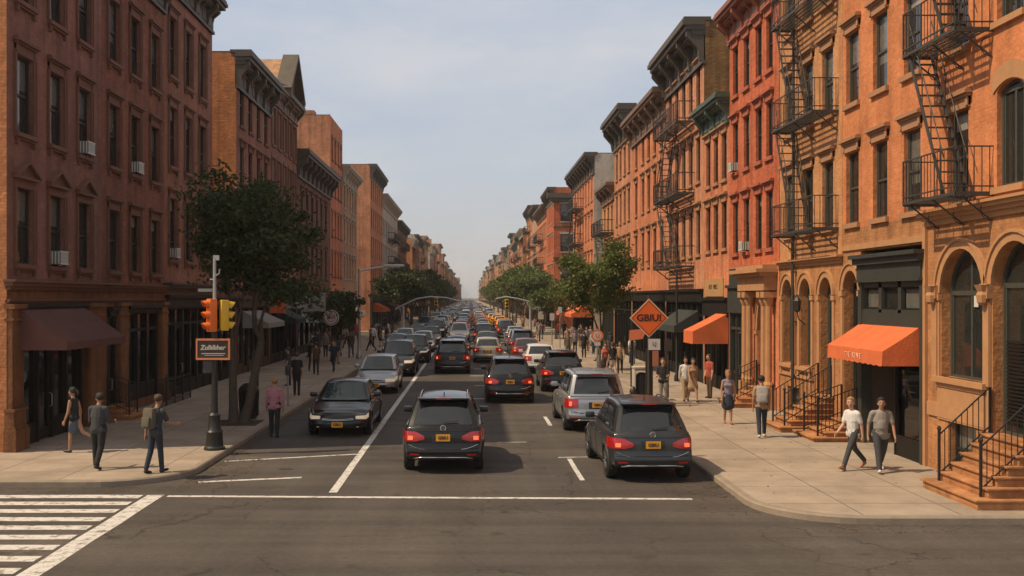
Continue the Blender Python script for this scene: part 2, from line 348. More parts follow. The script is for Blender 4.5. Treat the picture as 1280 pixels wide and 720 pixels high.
for y in (34.0, 43.5, 52.5): stripe('lane_dash', 2.5, y-2.0, 2.5, y+.4, .12)
for y in range(62, 540, 12): stripe('lane_dash', 2.5, y, 2.5, y+3, .12)
for k, y in enumerate((40.5, 46.5, 52.3, 57.5)): stripe('road_marking', -.0+.2*(k % 2), y, 2.3, y-.1, .22)
for k, (a, b) in enumerate(((.75, 28.3), (3.0, 40))): stripe('road_marking', a, b, a+.8, b+.02, .06)
for k in range(9): stripe('crosswalk_bar', -26, 20.56-.70*k, -6.62, 20.58-.70*k, .33)
stripe('crosswalk_edge', -6.36, 20.75, -6.36, 14.2, .34)
for bx in blocks[1:3]:
    stripe('stop_line', -2.5, bx[0]-13.5, KR-.2, bx[0]-13.5, .3)
# darker sheets: asphalt repairs and manhole covers
def sheet(name, poly, mat, z=.002):
    mb = MB(); mb.add([(p[0], p[1], z) for p in poly], [tuple(range(len(poly)))]); return structure(mb.build(name, mat))
patchm = M('asphalt repair', (.072, .060, .050), .85, .3, 3, .3)
sheet('asphalt_patch', [(-5.9, 29.6), (-3.0, 30.0), (-3.0, 33.6), (-5.8, 33.1)], patchm)
sheet('asphalt_patch', [(-1.9, 36), (0.6, 36.2), (.5, 42), (-1.8, 41.6)], patchm)
for i, (x, y, r) in enumerate(((3.0, 27.6, .33), (-1.6, 31.5, .33), (-4.3, 23.9, .16))):
    mb = MB(); z = .003 if x < 5.3 else .134
    mb.lathe([(r, z-.002), (r, z+.004), (r*.8, z+.004), (r*.79, z+.001), (.02, z+.001)], (x, y, 0), 20); structure(mb.build('manhole_cover', iron_grey))
# gutter grime: thin band of dirt along the kerbs
dirt = M('gutter dirt', (.055, .045, .036), .95, .5, 6, .4)
for x0, x1, y0, y1 in ((KL, KL+.34, 26.5, 102), (KR-.34, KR, 21.5, 102)):
    rr = random.Random(3); L, Rr = [], []
    n = 60
    for i in range(n+1):
        y = y0+(y1-y0)*i/n; j = rr.uniform(-.1, .12)
        if x0 == KL: L.append((x0+.002, y)); Rr.append((x1+j, y))
        else: L.append((x0+j, y)); Rr.append((x1-.002, y))
    mb = MB()
    for a, b in zip(L, Rr): mb.v += [(a[0], a[1], .006), (b[0], b[1], .006)]
    for i in range(n): mb.f.append((2*i, 2*i+1, 2*i+3, 2*i+2)); mb.m.append(0)
    structure(mb.build('gutter', dirt))

# ------------------------------------------------------------------ building kit (local frame: x along the facade, y into the house, z up)
def arch_curve(u0, u1, zt, kind, n=14):
    w = u1-u0; c = (u0+u1)/2
    if kind == 'arch':
        zs = zt-w/2; return zs, [(c-w/2*math.cos(math.pi*i/n), zs+w/2*math.sin(math.pi*i/n)) for i in range(n+1)]
    if kind == 'seg':
        h = w*.16; zs = zt-h; return zs, [(u0+w*i/n, zs+h*math.sin(math.pi*i/n)**.8) for i in range(n+1)]
    h = w*1.15; zs = zt-h; pts = []
    for i in range(n+1):
        s = abs(2*i/n-1); pts.append((u0+w*i/n, zs+h*(1-s**1.7)**.75))
    return zs, pts
def outline(o):
    u0, u1, z0, z1, kind = o
    if kind == 'rect': return [(u0,z0),(u1,z0),(u1,z1),(u0,z1)]
    zs, pts = arch_curve(u0, u1, z1, kind); return [(u0,z0),(u1,z0)] + pts[::-1]
def wall_face(mb, x0, x1, z0, z1, ops, d=.17, m=0, y=0):
    """wall sheet with real openings and their reveals"""
    us = sorted({round(v, 4) for v in [x0, x1]+[o[0] for o in ops]+[o[1] for o in ops]}); zs = sorted({round(v, 4) for v in [z0, z1]+[o[2] for o in ops]+[o[3] for o in ops]})
    us = [u for u in us if x0-1e-6 <= u <= x1+1e-6]; zs = [z for z in zs if z0-1e-6 <= z <= z1+1e-6]
    for j in range(len(zs)-1):
        i = 0
        while i < len(us)-1:
            def hole(i):
                uc = (us[i]+us[i+1])/2; zc = (zs[j]+zs[j+1])/2
                return any(o[0] < uc < o[1] and o[2] < zc < o[3] for o in ops)
            if hole(i): i += 1; continue
            k = i
            while k+1 < len(us)-1 and not hole(k+1): k += 1
            mb.add([(us[i],y,zs[j]),(us[k+1],y,zs[j]),(us[k+1],y,zs[j+1]),(us[i],y,zs[j+1])], [(0,1,2,3)], m); i = k+1
    for o in ops:
        ol = outline(o)
        if o[4] != 'rect':
            s, pts = arch_curve(o[0], o[1], o[3], o[4]); h = len(pts)//2
            for i in range(h): mb.add([(o[0],y,o[3]),(pts[i][0],y,pts[i][1]),(pts[i+1][0],y,pts[i+1][1])], [(0,1,2)], m)
            for i in range(h, len(pts)-1): mb.add([(o[1],y,o[3]),(pts[i][0],y,pts[i][1]),(pts[i+1][0],y,pts[i+1][1])], [(0,1,2)], m)
        n = len(ol)
        for i in range(n):
            a, b = ol[i], ol[(i+1) % n]; mb.add([(a[0],y,a[1]),(b[0],y,b[1]),(b[0],y+d,b[1]),(a[0],y+d,a[1])], [(0,1,2,3)], m)
def band(mb, x0, x1, z0, prof, m=0, y=0):
    """moulding: list of (projection, height) stacked upwards from z0, with returns at the ends"""
    z = z0
    for p, h in prof:
        mb.box(x0-(p if p > .12 else 0)*.5, y-p, z, x1+(p if p > .12 else 0)*.5, y+.03, z+h, m); z += h
_wm = {}
def win_meshes(w, h, kind, frame, pane_i, arch):
    k = (round(w,2), round(h,2), kind, frame.name, pane_i, arch)
    if k in _wm: return _wm[k]
    f = MB(); t = .055; y0 = .10; y1 = .165; x0, x1 = -w/2, w/2
    if arch == 'rect':
        f.box(x0,y0,0,x0+t,y1,h); f.box(x1-t,y0,0,x1,y1,h); f.box(x0+t,y0,0,x1-t,y1,t); f.box(x0+t,y0,h-t,x1-t,y1,h)
        zm = h*.5; f.box(x0+t,y0+.005,zm-.03,x1-t,y1-.01,zm+.03)
        f.box(x0+t,y0+.03,t,x0+t+.04,y1,zm-.03); f.box(x1-t-.04,y0+.03,t,x1-t,y1,zm-.03)
        f.box(x0+t,y0+.012,zm+.03,x0+t+.035,y1-.02,h-t); f.box(x1-t-.035,y0+.012,zm+.03,x1-t,y1-.02,h-t)
        p = MB(); yp = .15
        def q(a, b, m): p.add([(x0+t,yp,a),(x1-t,yp,a),(x1-t,yp,b),(x0+t,yp,b)], [(0,1,2,3)], m)
        lv = (0, .18, .42, .0, .66)[pane_i % 5]
        if lv: q(t, h-t-(h-2*t)*lv, 0); q(h-t-(h-2*t)*lv, h-t, 1 if pane_i % 2 else 2)
        else: q(t, h-t, 0)
    else:
        zs, pts = arch_curve(x0, x1, h, arch); ol = [(x0,0),(x1,0)]+pts[::-1]; n = len(ol); cx, cz = 0, h*.45
        inn = [(a[0]*(1-2*t/w*1.2), t+(a[1])*(1-2*t/h)) for a in ol]
        for i in range(n):
            j = (i+1) % n; a, b, c, d = ol[i], ol[j], inn[j], inn[i]
            f.add([(a[0],y0,a[1]),(b[0],y0,b[1]),(c[0],y0,c[1]),(d[0],y0,d[1]),(c[0],y1,c[1]),(d[0],y1,d[1])], [(0,1,2,3),(3,2,4,5)])
        f.box(x0+t,y0+.01,zs-.05,x1-t,y1,zs+.05); f.box(-.035,y0+.015,t,.035,y1,h-.1)
        f.box(x0+t,y0+.02,t,x0+t+.06,y1,zs-.05); f.box(x1-t-.06,y0+.02,t,x1-t,y1,zs-.05)
        p = MB(); p.add([(a[0],.15,a[1]) for a in inn], [tuple(range(n))], 0)
    r = (f.mesh('window_frame', frame), p.mesh('pane', [win_glass, blind, blind2]))
    _wm[k] = r; return r
_tm = {}
def trim_mesh(kind, w, h, mat, arch='rect'):
    k = (kind, round(w,2), round(h,2), mat.name, arch)
    if k in _tm: return _tm[k]
    m = MB(); e = w/2
    if kind == 'sill':
        m.box(-e-.13,-.13,-.13,e+.13,.1,-.02); m.box(-e-.09,-.08,-.19,e+.09,0,-.13)
        for s in (-1, 1): m.box(s*(e+.02)-.05,-.09,-.32,s*(e+.02)+.05,.0,-.19)
    elif kind == 'plain_sill': m.box(-e-.1,-.09,-.14,e+.1,.1,-.01)
    elif kind == 'hood':
        m.box(-e-.10,-.05,h+.02,e+.10,.02,h+.24); m.box(-e-.14,-.10,h+.24,e+.14,.02,h+.30); m.box(-e-.19,-.17,h+.30,e+.19,.02,h+.37)
        m.box(-e-.15,-.12,h+.37,e+.15,.02,h+.41)
        for s in (-1, 1): m.box(s*(e+.05)-.05,-.08,h+.05,s*(e+.05)+.05,.0,h+.24)
    elif kind == 'pediment':
        m.box(-e-.12,-.05,h+.02,e+.12,.02,h+.22); m.box(-e-.2,-.16,h+.22,e+.2,.02,h+.29)
        a = e+.22; m.prism([(-a,h+.29),(a,h+.29),(0,h+.66)], 1, -.07, .02)
        for s in (-1, 1): m.bar((s*a,-.08,h+.32),(0,-.08,h+.69), .2, .08)
    elif kind == 'lintel': m.box(-e-.14,-.035,h+.0,e+.14,.02,h+.26)
    elif kind == 'surround':
        for s in (-1, 1): m.box(s*(e+.015),-.05,-.02,s*(e+.13),.0,h+.02); m.box(s*(e+.11),-.075,-.02,s*(e+.155),.0,h+.02)
        if arch == 'rect': m.box(-e-.11,-.048,h,e+.11,.0,h+.1)
    elif kind == 'archivolt':
        zs, pts = arch_curve(-e, e, h, arch); c = (0, zs)
        for rr, pr, wd in ((1.0, .05, .17), (1.17/1*1.0, .09, .06)):
            off = .0 if rr == 1.0 else .17
            A = []
            for x, z in pts:
                d = Vector((x-c[0], z-c[1])); d = d.normalized() if d.length > .01 else Vector((0,1)); A.append(((x+d.x*off, z+d.y*off), (x+d.x*(off+wd), z+d.y*(off+wd))))
            for i in range(len(A)-1):
                (a, b), (c2, d2) = A[i], A[i+1]
                vs = [(a[0],-pr,a[1]),(c2[0],-pr,c2[1]),(d2[0],-pr,d2[1]),(b[0],-pr,b[1]),(a[0],.0,a[1]),(c2[0],.0,c2[1]),(d2[0],.0,d2[1]),(b[0],.0,b[1])]
                m.add(vs, [(0,1,2,3),(0,1,5,4),(3,2,6,7),(0,3,7,4),(1,2,6,5)])
        for s in (-1, 1): m.box(s*(e+.0),-.07,zs-.16,s*(e+.26),.0,zs-.02); m.box(s*(e+.03),-.04,0,s*(e+.2),.0,zs-.16)
    elif kind == 'segtop':
        zs, pts = arch_curve(-e-.12, e+.12, h+.12, 'seg')
        for i in range(len(pts)-1):
            a, b = pts[i], pts[i+1]; m.add([(a[0],-.03,a[1]-.1),(b[0],-.03,b[1]-.1),(b[0],-.03,b[1]+.26),(a[0],-.03,a[1]+.26),(a[0],0,a[1]+.26),(b[0],0,b[1]+.26),(b[0],0,b[1]-.1),(a[0],0,a[1]-.1)], [(0,1,2,3),(3,2,5,4),(0,1,6,7)])
    _tm[k] = m.mesh(kind, mat); return _tm[k]
wrand = random.Random(11)
def put_window(root, u, z, w, h, frame, trims, tmat, arch='rect', full=True, y=0, rz=0):
    pi = wrand.choice((0, 1, 1, 2, 3, 4, 2))
    fr, pn = win_meshes(w, h, 'sash', frame, pi, arch)
    o = link('window', fr, root, (u, y, z), rz)
    link('pane', pn, o)
    if full:
        for t in trims:
            nm = {'plain_sill': 'sill', 'pediment': 'pediment', 'segtop': 'lintel'}.get(t, t)
            link(nm, trim_mesh(t, w, h, tmat, arch), o, (0, -y, 0) if y > 0 else None)
    return o
_fw = {}
def far_window(root, u, z, w, h, trim, tmat):
    k = (round(w,2), round(h,2), trim, tmat.name, wrand.randint(0, 2))
    if k not in _fw:
        m = MB(); e = w/2; m.add([(-e,.12,0),(e,.12,0),(e,.12,h),(-e,.12,h)], [(0,1,2,3)], 0)
        for s in (-1, 1): m.box(s*(e-.07), .06, 0, s*e, .12, h, 1)
        m.box(-e,.06,h*.5-.04,e,.12,h*.5+.04,1); m.box(-e-.1,-.09,-.14,e+.1,.1,-.01,2)
        if trim: m.box(-e-.12,-.12,h+.02,e+.12,.02,h+.22,2)
        if k[4] == 1: m.add([(-e,.115,h*.6),(e,.115,h*.6),(e,.115,h),(-e,.115,h)], [(0,1,2,3)], 3)
        _fw[k] = m.mesh('window', [win_glass, frame_dark, tmat, blind2])
    return link('window', _fw[k], root, (u, 0, z))
def cornice_mesh(x0, x1, z, h, proj, mat, style='bracket'):
    """z = underside of the frieze, h = whole height, proj = reach over the street"""
    m = MB(); fr = h*.62; proj = proj*.82
    m.box(x0,-.06,z,x1,.05,z+fr); m.box(x0-.02,-.12,z,x1+.02,.05,z+h*.08)
    m.box(x0-.03,-proj*.55,z+fr,x1+.03,.05,z+fr+h*.10)
    m.box(x0-.06,-proj*.86,z+fr+h*.10,x1+.06,.05,z+fr+h*.2)
    m.box(x0-.10,-proj,z+fr+h*.2,x1+.10,.05,z+fr+h*.30); m.box(x0-.07,-proj*.93,z+fr+h*.30,x1+.07,.3,z+h)
    if style == 'bracket':
        n = max(3, int((x1-x0)/1.0)); 
        for i in range(n+1):
            u = x0+.12+(x1-x0-.24)*i/n; big = (i % 2 == 0); w = .11 if big else .07; d = proj*.8 if big else proj*.5; zz = z+fr-(h*.55 if big else h*.28)
            m.prism([(0.02,zz),(-d*.25,zz+.02),(-d*.35,zz+(z+fr-zz)*.45),(-d,z+fr-.05),(-d,z+fr+h*.1),(0.02,z+fr+h*.1)], 0, u-w, u+w)
        n2 = int((x1-x0)/.32)
        for i in range(n2): u = x0+.2+(x1-x0-.4)*i/max(1, n2-1); m.box(u-.06,-proj*.5,z+fr-.1,u+.06,-.05,z+fr)
        for i in range(n): 
            a = x0+.12+(x1-x0-.24)*i/n+.2; b = x0+.12+(x1-x0-.24)*(i+1)/n-.2
            if b > a+.1: m.box(a,-.085,z+h*.16,b,-.05,z+fr*.75)
    return m
class Bld:
    def __init__(s, name, label, side, y0, y1, H, wall, base_h=4.4, rows=(), bays=(), ww=1.0, frame=None, trims=('hood','sill'), tmat=None,
                 cornice=(1.3, .7), cmat=None, depth=14, base_wall=None, base_ops=None, full=True, cstyle='bracket', sidewall=None, row_trims=None, arch='rect', parapet=.25, shopless=False, cx=(0, 0), extra=()):
        s.side, s.y0, s.y1, s.W, s.H = side, y0, y1, y1-y0-.02, H
        s.root = empty(name, label, 'building', (XL, y0+.01, 0) if side == 'L' else (XR, y1-.01, 0), R(90) if side == 'L' else R(-90))
        W = s.W; tmat = tmat or wall; frame = frame or frame_dark; cmat = cmat or tmat; s.wallm = wall
        B = [s.U(b) for b in bays]; ops = [(u-ww/2, u+ww/2, z, z+h, arch) for z, h in rows for u in B]+[(s.U(q)-w_/2, s.U(q)+w_/2, z_, z_+h_, 'seg') for q, z_, w_, h_ in extra]
        m = MB(); wall_face(m, 0, W, base_h, H, ops, .19)
        sw = 1 if sidewall else 0
        for x in (0, W): m.add([(x,0,0.1),(x,depth,0.1),(x,depth,H),(x,0,H)], [(0,1,2,3)], sw)
        m.add([(0,depth,.1),(W,depth,.1),(W,depth,H),(0,depth,H)], [(0,1,2,3)], sw)
        # parapet round the roof
        m.box(0,-.0,H,W,.25,H+parapet); 
        for x in (0, W-.25): m.box(x,.25,H,x+.25,depth,H+parapet, sw)
        m.box(.25,depth-.25,H,W-.25,depth,H+parapet, sw)
        m.build('wall', [wall, sidewall or wall], s.root)
        rf = MB(); rf.box(.25,.25,H-.15,W-.25,depth-.25,H+.0); 
        rf.box(-.0+.02,.02,H+parapet,.23+.04,depth+.02,H+parapet+.07); rf.box(W-.27,.02,H+parapet,W-.02,depth+.02,H+parapet+.07)
        rfo = rf.build('roof', roof_mat, s.root)
        ch = MB(); cxp = W*.3; ch.rbox(cxp,depth*.45,H,cxp+.9,depth*.45+.6,H+1.25,.03); ch.rbox(cxp-.06,depth*.45-.06,H+1.2,cxp+.96,depth*.45+.66,H+1.34,.02); ch.lathe([(.13,H+1.3),(.11,H+1.6)], (cxp+.3,depth*.45+.3,0), 8); ch.lathe([(.13,H+1.3),(.11,H+1.6)], (cxp+.65,depth*.45+.3,0), 8)
        ch.build('chimney', sidewall or wall, rfo)
        for ri, (z, h) in enumerate(rows):
            tr = (row_trims or {}).get(ri, trims)
            for u in B:
                if full: put_window(s.root, u, z, ww, h, frame, tr, tmat, arch)
                else: far_window(s.root, u, z, ww, h, 'hood' in trims, tmat)
        if cornice: cornice_mesh(cx[0], W-cx[1], H-cornice[0]*.8, cornice[0], cornice[1], cmat, cstyle).build('cornice', cmat, s.root)
        s.base_h = base_h; s.base_wall = base_wall or wall; s.frame = frame; s.tmat = tmat
        if base_ops is not None:
            m = MB(); wall_face(m, 0, W, .1, base_h-.0, base_ops, .3); m.build('ground_floor_wall', s.base_wall, s.root)
    def U(s, Y): return (Y-s.y0-.01) if s.side == 'L' else (s.y1-.01-Y)
    def rng(s, Ya, Yb):
        a, b = s.U(Ya), s.U(Yb); return (min(a, b), max(a, b))
    def part(s, mb, name, mat, smooth=None, parent=None): return mb.build(name, mat, parent or s.root, smooth)
    def shop(s, Ya, Yb, z1, mat, door=.5, glass=None, bulk=.55, transom=True, z0=.13, band_h=.5, n=3, inner=True):
        """timber shopfront filling a hole in the ground floor: frame > panes, door > handle, sign band"""
        a, b = s.rng(Ya, Yb); W = b-a; zt = z1-band_h; m = MB(); glass = glass or black_glass
        m.box(a,-.02,z0,a+.16,.24,zt); m.box(b-.16,-.02,z0,b,.24,zt)
        cols = [a+.16+(W-.32)*i/n for i in range(n+1)]; di = min(n-1, int(door*n)) if door is not None else -1
        for c in cols[1:-1]: m.box(c-.05,.0,z0,c+.05,.22,zt)
        ztr = zt-.62 if transom else zt-.06
        if transom: m.box(a+.16,.01,ztr-.05,b-.16,.2,ztr+.05)
        m.box(a+.16,.01,zt-.07,b-.16,.2,zt)
        for i in range(n):
            if i != di:
                m.box(cols[i]+.05,.03,z0,cols[i+1]-.05,.2,z0+bulk); m.box(cols[i]+.12,.015,z0+.1,cols[i+1]-.12,.03,z0+bulk-.1)
        fo = m.build('shopfront_frame', mat, s.root)
        for i in range(n):
            zb = z0+.02 if i == di else z0+bulk; p = MB(); p.add([(cols[i]+.05,.12,zb),(cols[i+1]-.05,.12,zb),(cols[i+1]-.05,.12,zt-.05),(cols[i]+.05,.12,zt-.05)], [(0,1,2,3)])
            p.build('glass_pane', glass, fo)
            if i == di:
                d = MB(); x0, x1 = cols[i]+.08, cols[i+1]-.08; zd = ztr-.08
                d.box(x0,.06,z0+.04,x0+.1,.11,zd); d.box(x1-.1,.06,z0+.04,x1,.11,zd); d.box(x0+.1,.06,z0+.04,x1-.1,.11,z0+.32); d.box(x0+.1,.06,zd-.12,x1-.1,.11,zd)
                do = d.build('door', mat, s.root); h = MB(); h.tube([(x1-.06,.05,1.0),(x1-.06,-.02,1.02),(x1-.06,-.02,1.35),(x1-.06,.05,1.37)], .014, 6); h.build('handle', M('brushed steel', (.4,.4,.38), .35, .1, 9, metal=1), do)
        sg = MB(); sg.box(a-.02,-.1,zt,b+.02,.1,z1-.12); sg.box(a-.06,-.2,z1-.12,b+.06,.05,z1); sg.box(a,-.12,zt,b,-.09,zt+.06); so = sg.build('sign_band', mat, s.root)
        return fo, so
    def pier(s, Ya, Yb, z1, mat, z0=.13, proj=.14, foot=1.0):
        a, b = s.rng(Ya, Yb); m = MB(); m.box(a,-proj,z0,b,.05,z1)
        if foot: m.box(a-.08,-proj-.12,z0,b+.08,.05,z0+foot*.55); m.box(a-.05,-proj-.09,z0+foot*.55,b+.05,.05,z0+foot*.62); m.box(a-.03,-proj-.05,z0+foot*.62,b+.03,.05,z0+foot); m.box(a-.06,-proj-.09,z0+foot,b+.06,.05,z0+foot+.07)
        m.box(a-.04,-proj-.05,z1-.42,b+.04,.05,z1-.36); m.box(a-.06,-proj-.08,z1-.12,b+.06,.05,z1); m.box(a+.1,-proj-.02,z0+foot+.2,b-.1,-proj+.001,z1-.55)
        return m.build('pilaster', mat, s.root)
    def awning(s, Ya, Yb, zt, zf, val, proj, mat, label=None, ends=True, y=-.03):
        a, b = s.rng(Ya, Yb); m = MB(); n = 32; th = .012; vs = []
        for i in range(n+1):
            u = a+(b-a)*i/n; sag = -.035*math.sin(math.pi*((i*4/n) % 1)) if False else 0
            bil = .035*abs(math.sin(math.pi*i/n*max(2, round((b-a)/1.1))))
            vs += [(u,y,zt),(u,y-proj*.5,(zt+zf)/2-.02-bil),(u,y-proj,zf-bil*.3),(u,y-proj-.01-bil*.3,zf-val*(1+.05*math.sin(i*2.1)))]
        fs = [(4*i+j, 4*i+4+j, 4*i+5+j, 4*i+1+j) for i in range(n) for j in range(3)]; m.add(vs, fs)
        if ends:
            for u in (a, b): m.add([(u,y,zt),(u,y-proj,zf),(u,y-proj,zf-val),(u,y,zf-val)], [(0,1,2,3)])
        me = m.mesh('awning', mat); bm = bmesh.new(); bm.from_mesh(me); bmesh.ops.solidify(bm, geom=bm.faces[:], thickness=th); bm.to_mesh(me); bm.free()
        o = link('awning', me, s.root)
        f = MB()
        for u in (a+.03, b-.03): f.tube([(u,y,zf-val+.05),(u,y-proj+.03,zf-.03)], .014, 6); f.tube([(u,y,zt-.04),(u,y-proj+.03,zf-.03)], .014, 6)
        f.tube([(a+.03,y-proj+.03,zf-.03),(b-.03,y-proj+.03,zf-.03)], .016, 6); f.build('awning_frame', iron_grey, o)
        return o
    def moulding(s, z, prof, mat, Ya=None, Yb=None, name='ledge', y=0):
        a, b = s.rng(Ya, Yb) if Ya is not None else (0, s.W); m = MB(); band(m, a, b, z, prof, 0, y); return m.build(name, mat, s.root)
    def fire_escape(s, Ya, Yb, levels, proj=.95, lad=None, drop=True, thin=1.0, rail_h=.92, stair_w=.5, mat=None):
        """lad: list of (Y_top, Y_bottom) for the steep stair between each level and the one below"""
        a, b = s.rng(Ya, Yb); mat = mat or iron_grey; k = thin
        fe = bpy.data.objects.new('fire_escape', None); C.objects.link(fe); fe.parent = s.root
        for z in levels:
            m = MB()
            for i in range(6): y = -.08-(proj-.1)*i/5; m.box(a,y-.018*k,z-.03,b,y+.018*k,z)
            nx = max(4, int((b-a)/.10/k))
            for i in range(nx+1): u = a+(b-a)*i/nx; m.box(u-.004*k,-proj,z-.012,u+.004*k,-.05,z+.003)
            m.box(a-.02,-proj-.015,z-.055,b+.02,-proj+.015,z+.01); m.box(a-.02,-proj,z-.08,a+.02,-.0,z+.01); m.box(b-.02,-proj,z-.08,b+.02,-.0,z+.01)
            for u in (a+.05, (a+b)/2, b-.05):
                m.bar((u,-proj+.12,z-.05), (u,.0,z-.58), .03*k); pts = [(u,-.04-.2*math.sin(t),z-.36+.2*math.cos(t)) for t in np.linspace(0, 5, 9)]
                m.tube(pts, .012*k, 5)
            m.build('platform', mat, fe)
        for z in levels:
            r = MB()
            for zz in (z+rail_h, z+.12): r.box(a,-proj-.015,zz-.014*k,b,-proj+.015,zz+.014*k); r.box(a-.012,-proj,zz-.014*k,a+.012,0,zz+.014*k); r.box(b-.012,-proj,zz-.014*k,b+.012,0,zz+.014*k)
            n = max(5, int((b-a)/.145/k))
            for i in range(n+1): u = a+(b-a)*i/n; w = .013*k if i % 6 == 0 else .0055*k; r.box(u-w,-proj-w,z,u+w,-proj+w,z+rail_h)
            n = max(3, int(proj/.15/k))
            for u in (a, b):
                for i in range(n): y = -proj*(i+.5)/n; r.box(u-.0075*k,y-.0075*k,z,u+.0075*k,y+.0075*k,z+rail_h)
            r.build('railing', mat, fe)
        lv = sorted(levels)
        if lad:
            for i, (yt, yb) in enumerate(lad):
                if i+1 >= len(lv): break
                zb, zt = lv[i], lv[i+1]; ut, ub = s.U(yt), s.U(yb); st = MB(); y1 = -proj+.06; y2 = y1+stair_w
                for y in (y1, y2): st.bar((ut,y,zt),(ub,y,zb), .025*k, .09*k)
                nst = 13
                for j in range(1, nst): t = j/nst; u = ut+(ub-ut)*t; z = zt+(zb-zt)*t; st.box(u-.07,y1,z-.009*k,u+.07,y2,z+.009*k)
                for y in (y1, y2):
                    st.tube([(ut,y,zt+.75),(ub,y,zb+.75)], .014*k, 5); 
                    for t in (.15,.4,.65,.9): u = ut+(ub-ut)*t; z = zt+(zb-zt)*t; st.bar((u,y,z),(u,y,z+.75), .02*k)
                st.build('ladder', mat, fe)
        return fe

# leaf litter and grit gathered along the kerbs: nobody could count it
lr = random.Random(8); lv, lf = [], []
def litter(x0, x1, y0, y1, n, z):
    for _ in range(n):
        x, y = lr.uniform(x0, x1), lr.uniform(y0, y1); s_ = lr.uniform(.010, .026); a = lr.uniform(0, 6.3); o = len(lv)
        for k_ in range(4): lv.append((x+s_*(1 if k_ % 2 else 1.7)*math.cos(a+k_*1.571), y+s_*(1 if k_ % 2 else 1.7)*math.sin(a+k_*1.571), z+lr.uniform(.003, .016)))
        lf.append((o, o+1, o+2, o+3))
litter(KL, KL+.35, 24, 50, 330, .006); litter(KL, KL+1.1, 21.4, 25.5, 260, .004); litter(KR-.4, KR, 19.8, 50, 330, .006); litter(KR-.9, KR+.2, 18.8, 23.5, 150, .004); litter(-7.9, -6.5, 30.8, 32.4, 250, .142); litter(-12, -6.4, 20.9, 21.55, 130, .004); litter(5.9, 12, 17.4, 18.0, 90, .004); litter(-11.4, -6.4, 26, 45, 160, .136); litter(5.6, 10.4, 20, 45, 160, .136)
lme = bpy.data.meshes.new('fallen_leaves'); lme.from_pydata(lv, [], lf); lme.materials.append(M('dry leaves', (.13,.075,.035), .9, .5, 7)); lo = link('fallen_leaves', lme); lo['kind'] = 'stuff'; lo['label'] = 'dry leaves and grit gathered along the kerbs'
# ------------------------------------------------------------------ walls
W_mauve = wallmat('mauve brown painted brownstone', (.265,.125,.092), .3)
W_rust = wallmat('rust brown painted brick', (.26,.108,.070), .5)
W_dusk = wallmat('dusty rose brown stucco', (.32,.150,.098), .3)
W_brown = wallmat('brownstone', (.22,.098,.045), .15, .25)
W_brown_r = wallmat('warm brownstone', (.41,.190,.080), .2, .26)
W_orange = wallmat('orange painted stucco', (.57,.212,.088), .07, .22, stain=.5)
W_amber = wallmat('amber tan painted brick', (.55,.265,.12), .2, .2)
W_red = wallmat('red painted brick', (.55,.150,.070), .5, .2)
W_salmon = wallmat('salmon painted brick', (.58,.215,.105), .3)
W_peach = wallmat('peach brick', (.55,.245,.135), .3)
W_cream = wallmat('grey cream limestone', (.46,.40,.32), .15)
W_tan = wallmat('tan brick', (.48,.28,.165), .4)
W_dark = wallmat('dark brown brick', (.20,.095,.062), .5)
W_side = wallmat('orange brown party wall brick', (.52,.215,.09), .5, .2)
W_sideb = wallmat('ochre brown party wall brick', (.30,.165,.07), .6, .2)
W_pale = wallmat('pale grey rendered party wall', (.50,.44,.37), .1, .2)
T_brown = M('brown stone trim', (.165,.072,.045), .8, .25, 3, .2)
T_dusk = M('rose brown stone trim', (.20,.095,.062), .8, .25, 3, .2)
T_ochre = M('ochre brown stone trim', (.43,.22,.10), .8, .25, 3, .2)
T_tan = M('tan stone trim', (.36,.185,.095), .8, .25, 3, .2)
T_red = M('red painted stone trim', (.36,.105,.055), .8, .2, 3, .2)
C_dark = M('dark bronze painted cornice', (.085,.068,.050), .6, .4, 3, .2)
C_green = M('verdigris painted cornice', (.065,.095,.070), .6, .4, 3, .2)
C_brown = M('brown painted cornice', (.17,.10,.065), .65, .35, 3, .2)
C_cream = M('cream painted cornice', (.42,.36,.28), .7, .2, 3, .2)
S_black = M('black painted shopfront timber', (.014,.012,.010), .6, .3, 5, spec=.25)
S_green = M('dark green grey shopfront paint', (.040,.043,.036), .5, .3, 4)
S_brown = M('dark brown shopfront paint', (.055,.030,.018), .5, .3, 5)
A_orange = M('orange awning canvas', (.60,.135,.040), .85, .28, 2.2, .5)
A_maroon = M('dusty maroon awning canvas', (.115,.045,.036), .9, .35, 2.2, .4)
A_dark = M('black green awning canvas', (.03,.033,.028), .85, .2, 5, .15)
A_white = M('white canvas', (.55,.53,.48), .85, .15, 5, .15)
off_white = M('off white sign enamel', (.60,.58,.54), .5, .12, 5)
red_enamel = M('red sign enamel', (.42,.06,.045), .45, .2, 6)

R_row = [(6.05,1.95),(9.35,1.95),(12.65,1.95)]
L_row = [(4.88,1.95),(8.25,2.0),(11.65,2.0)]
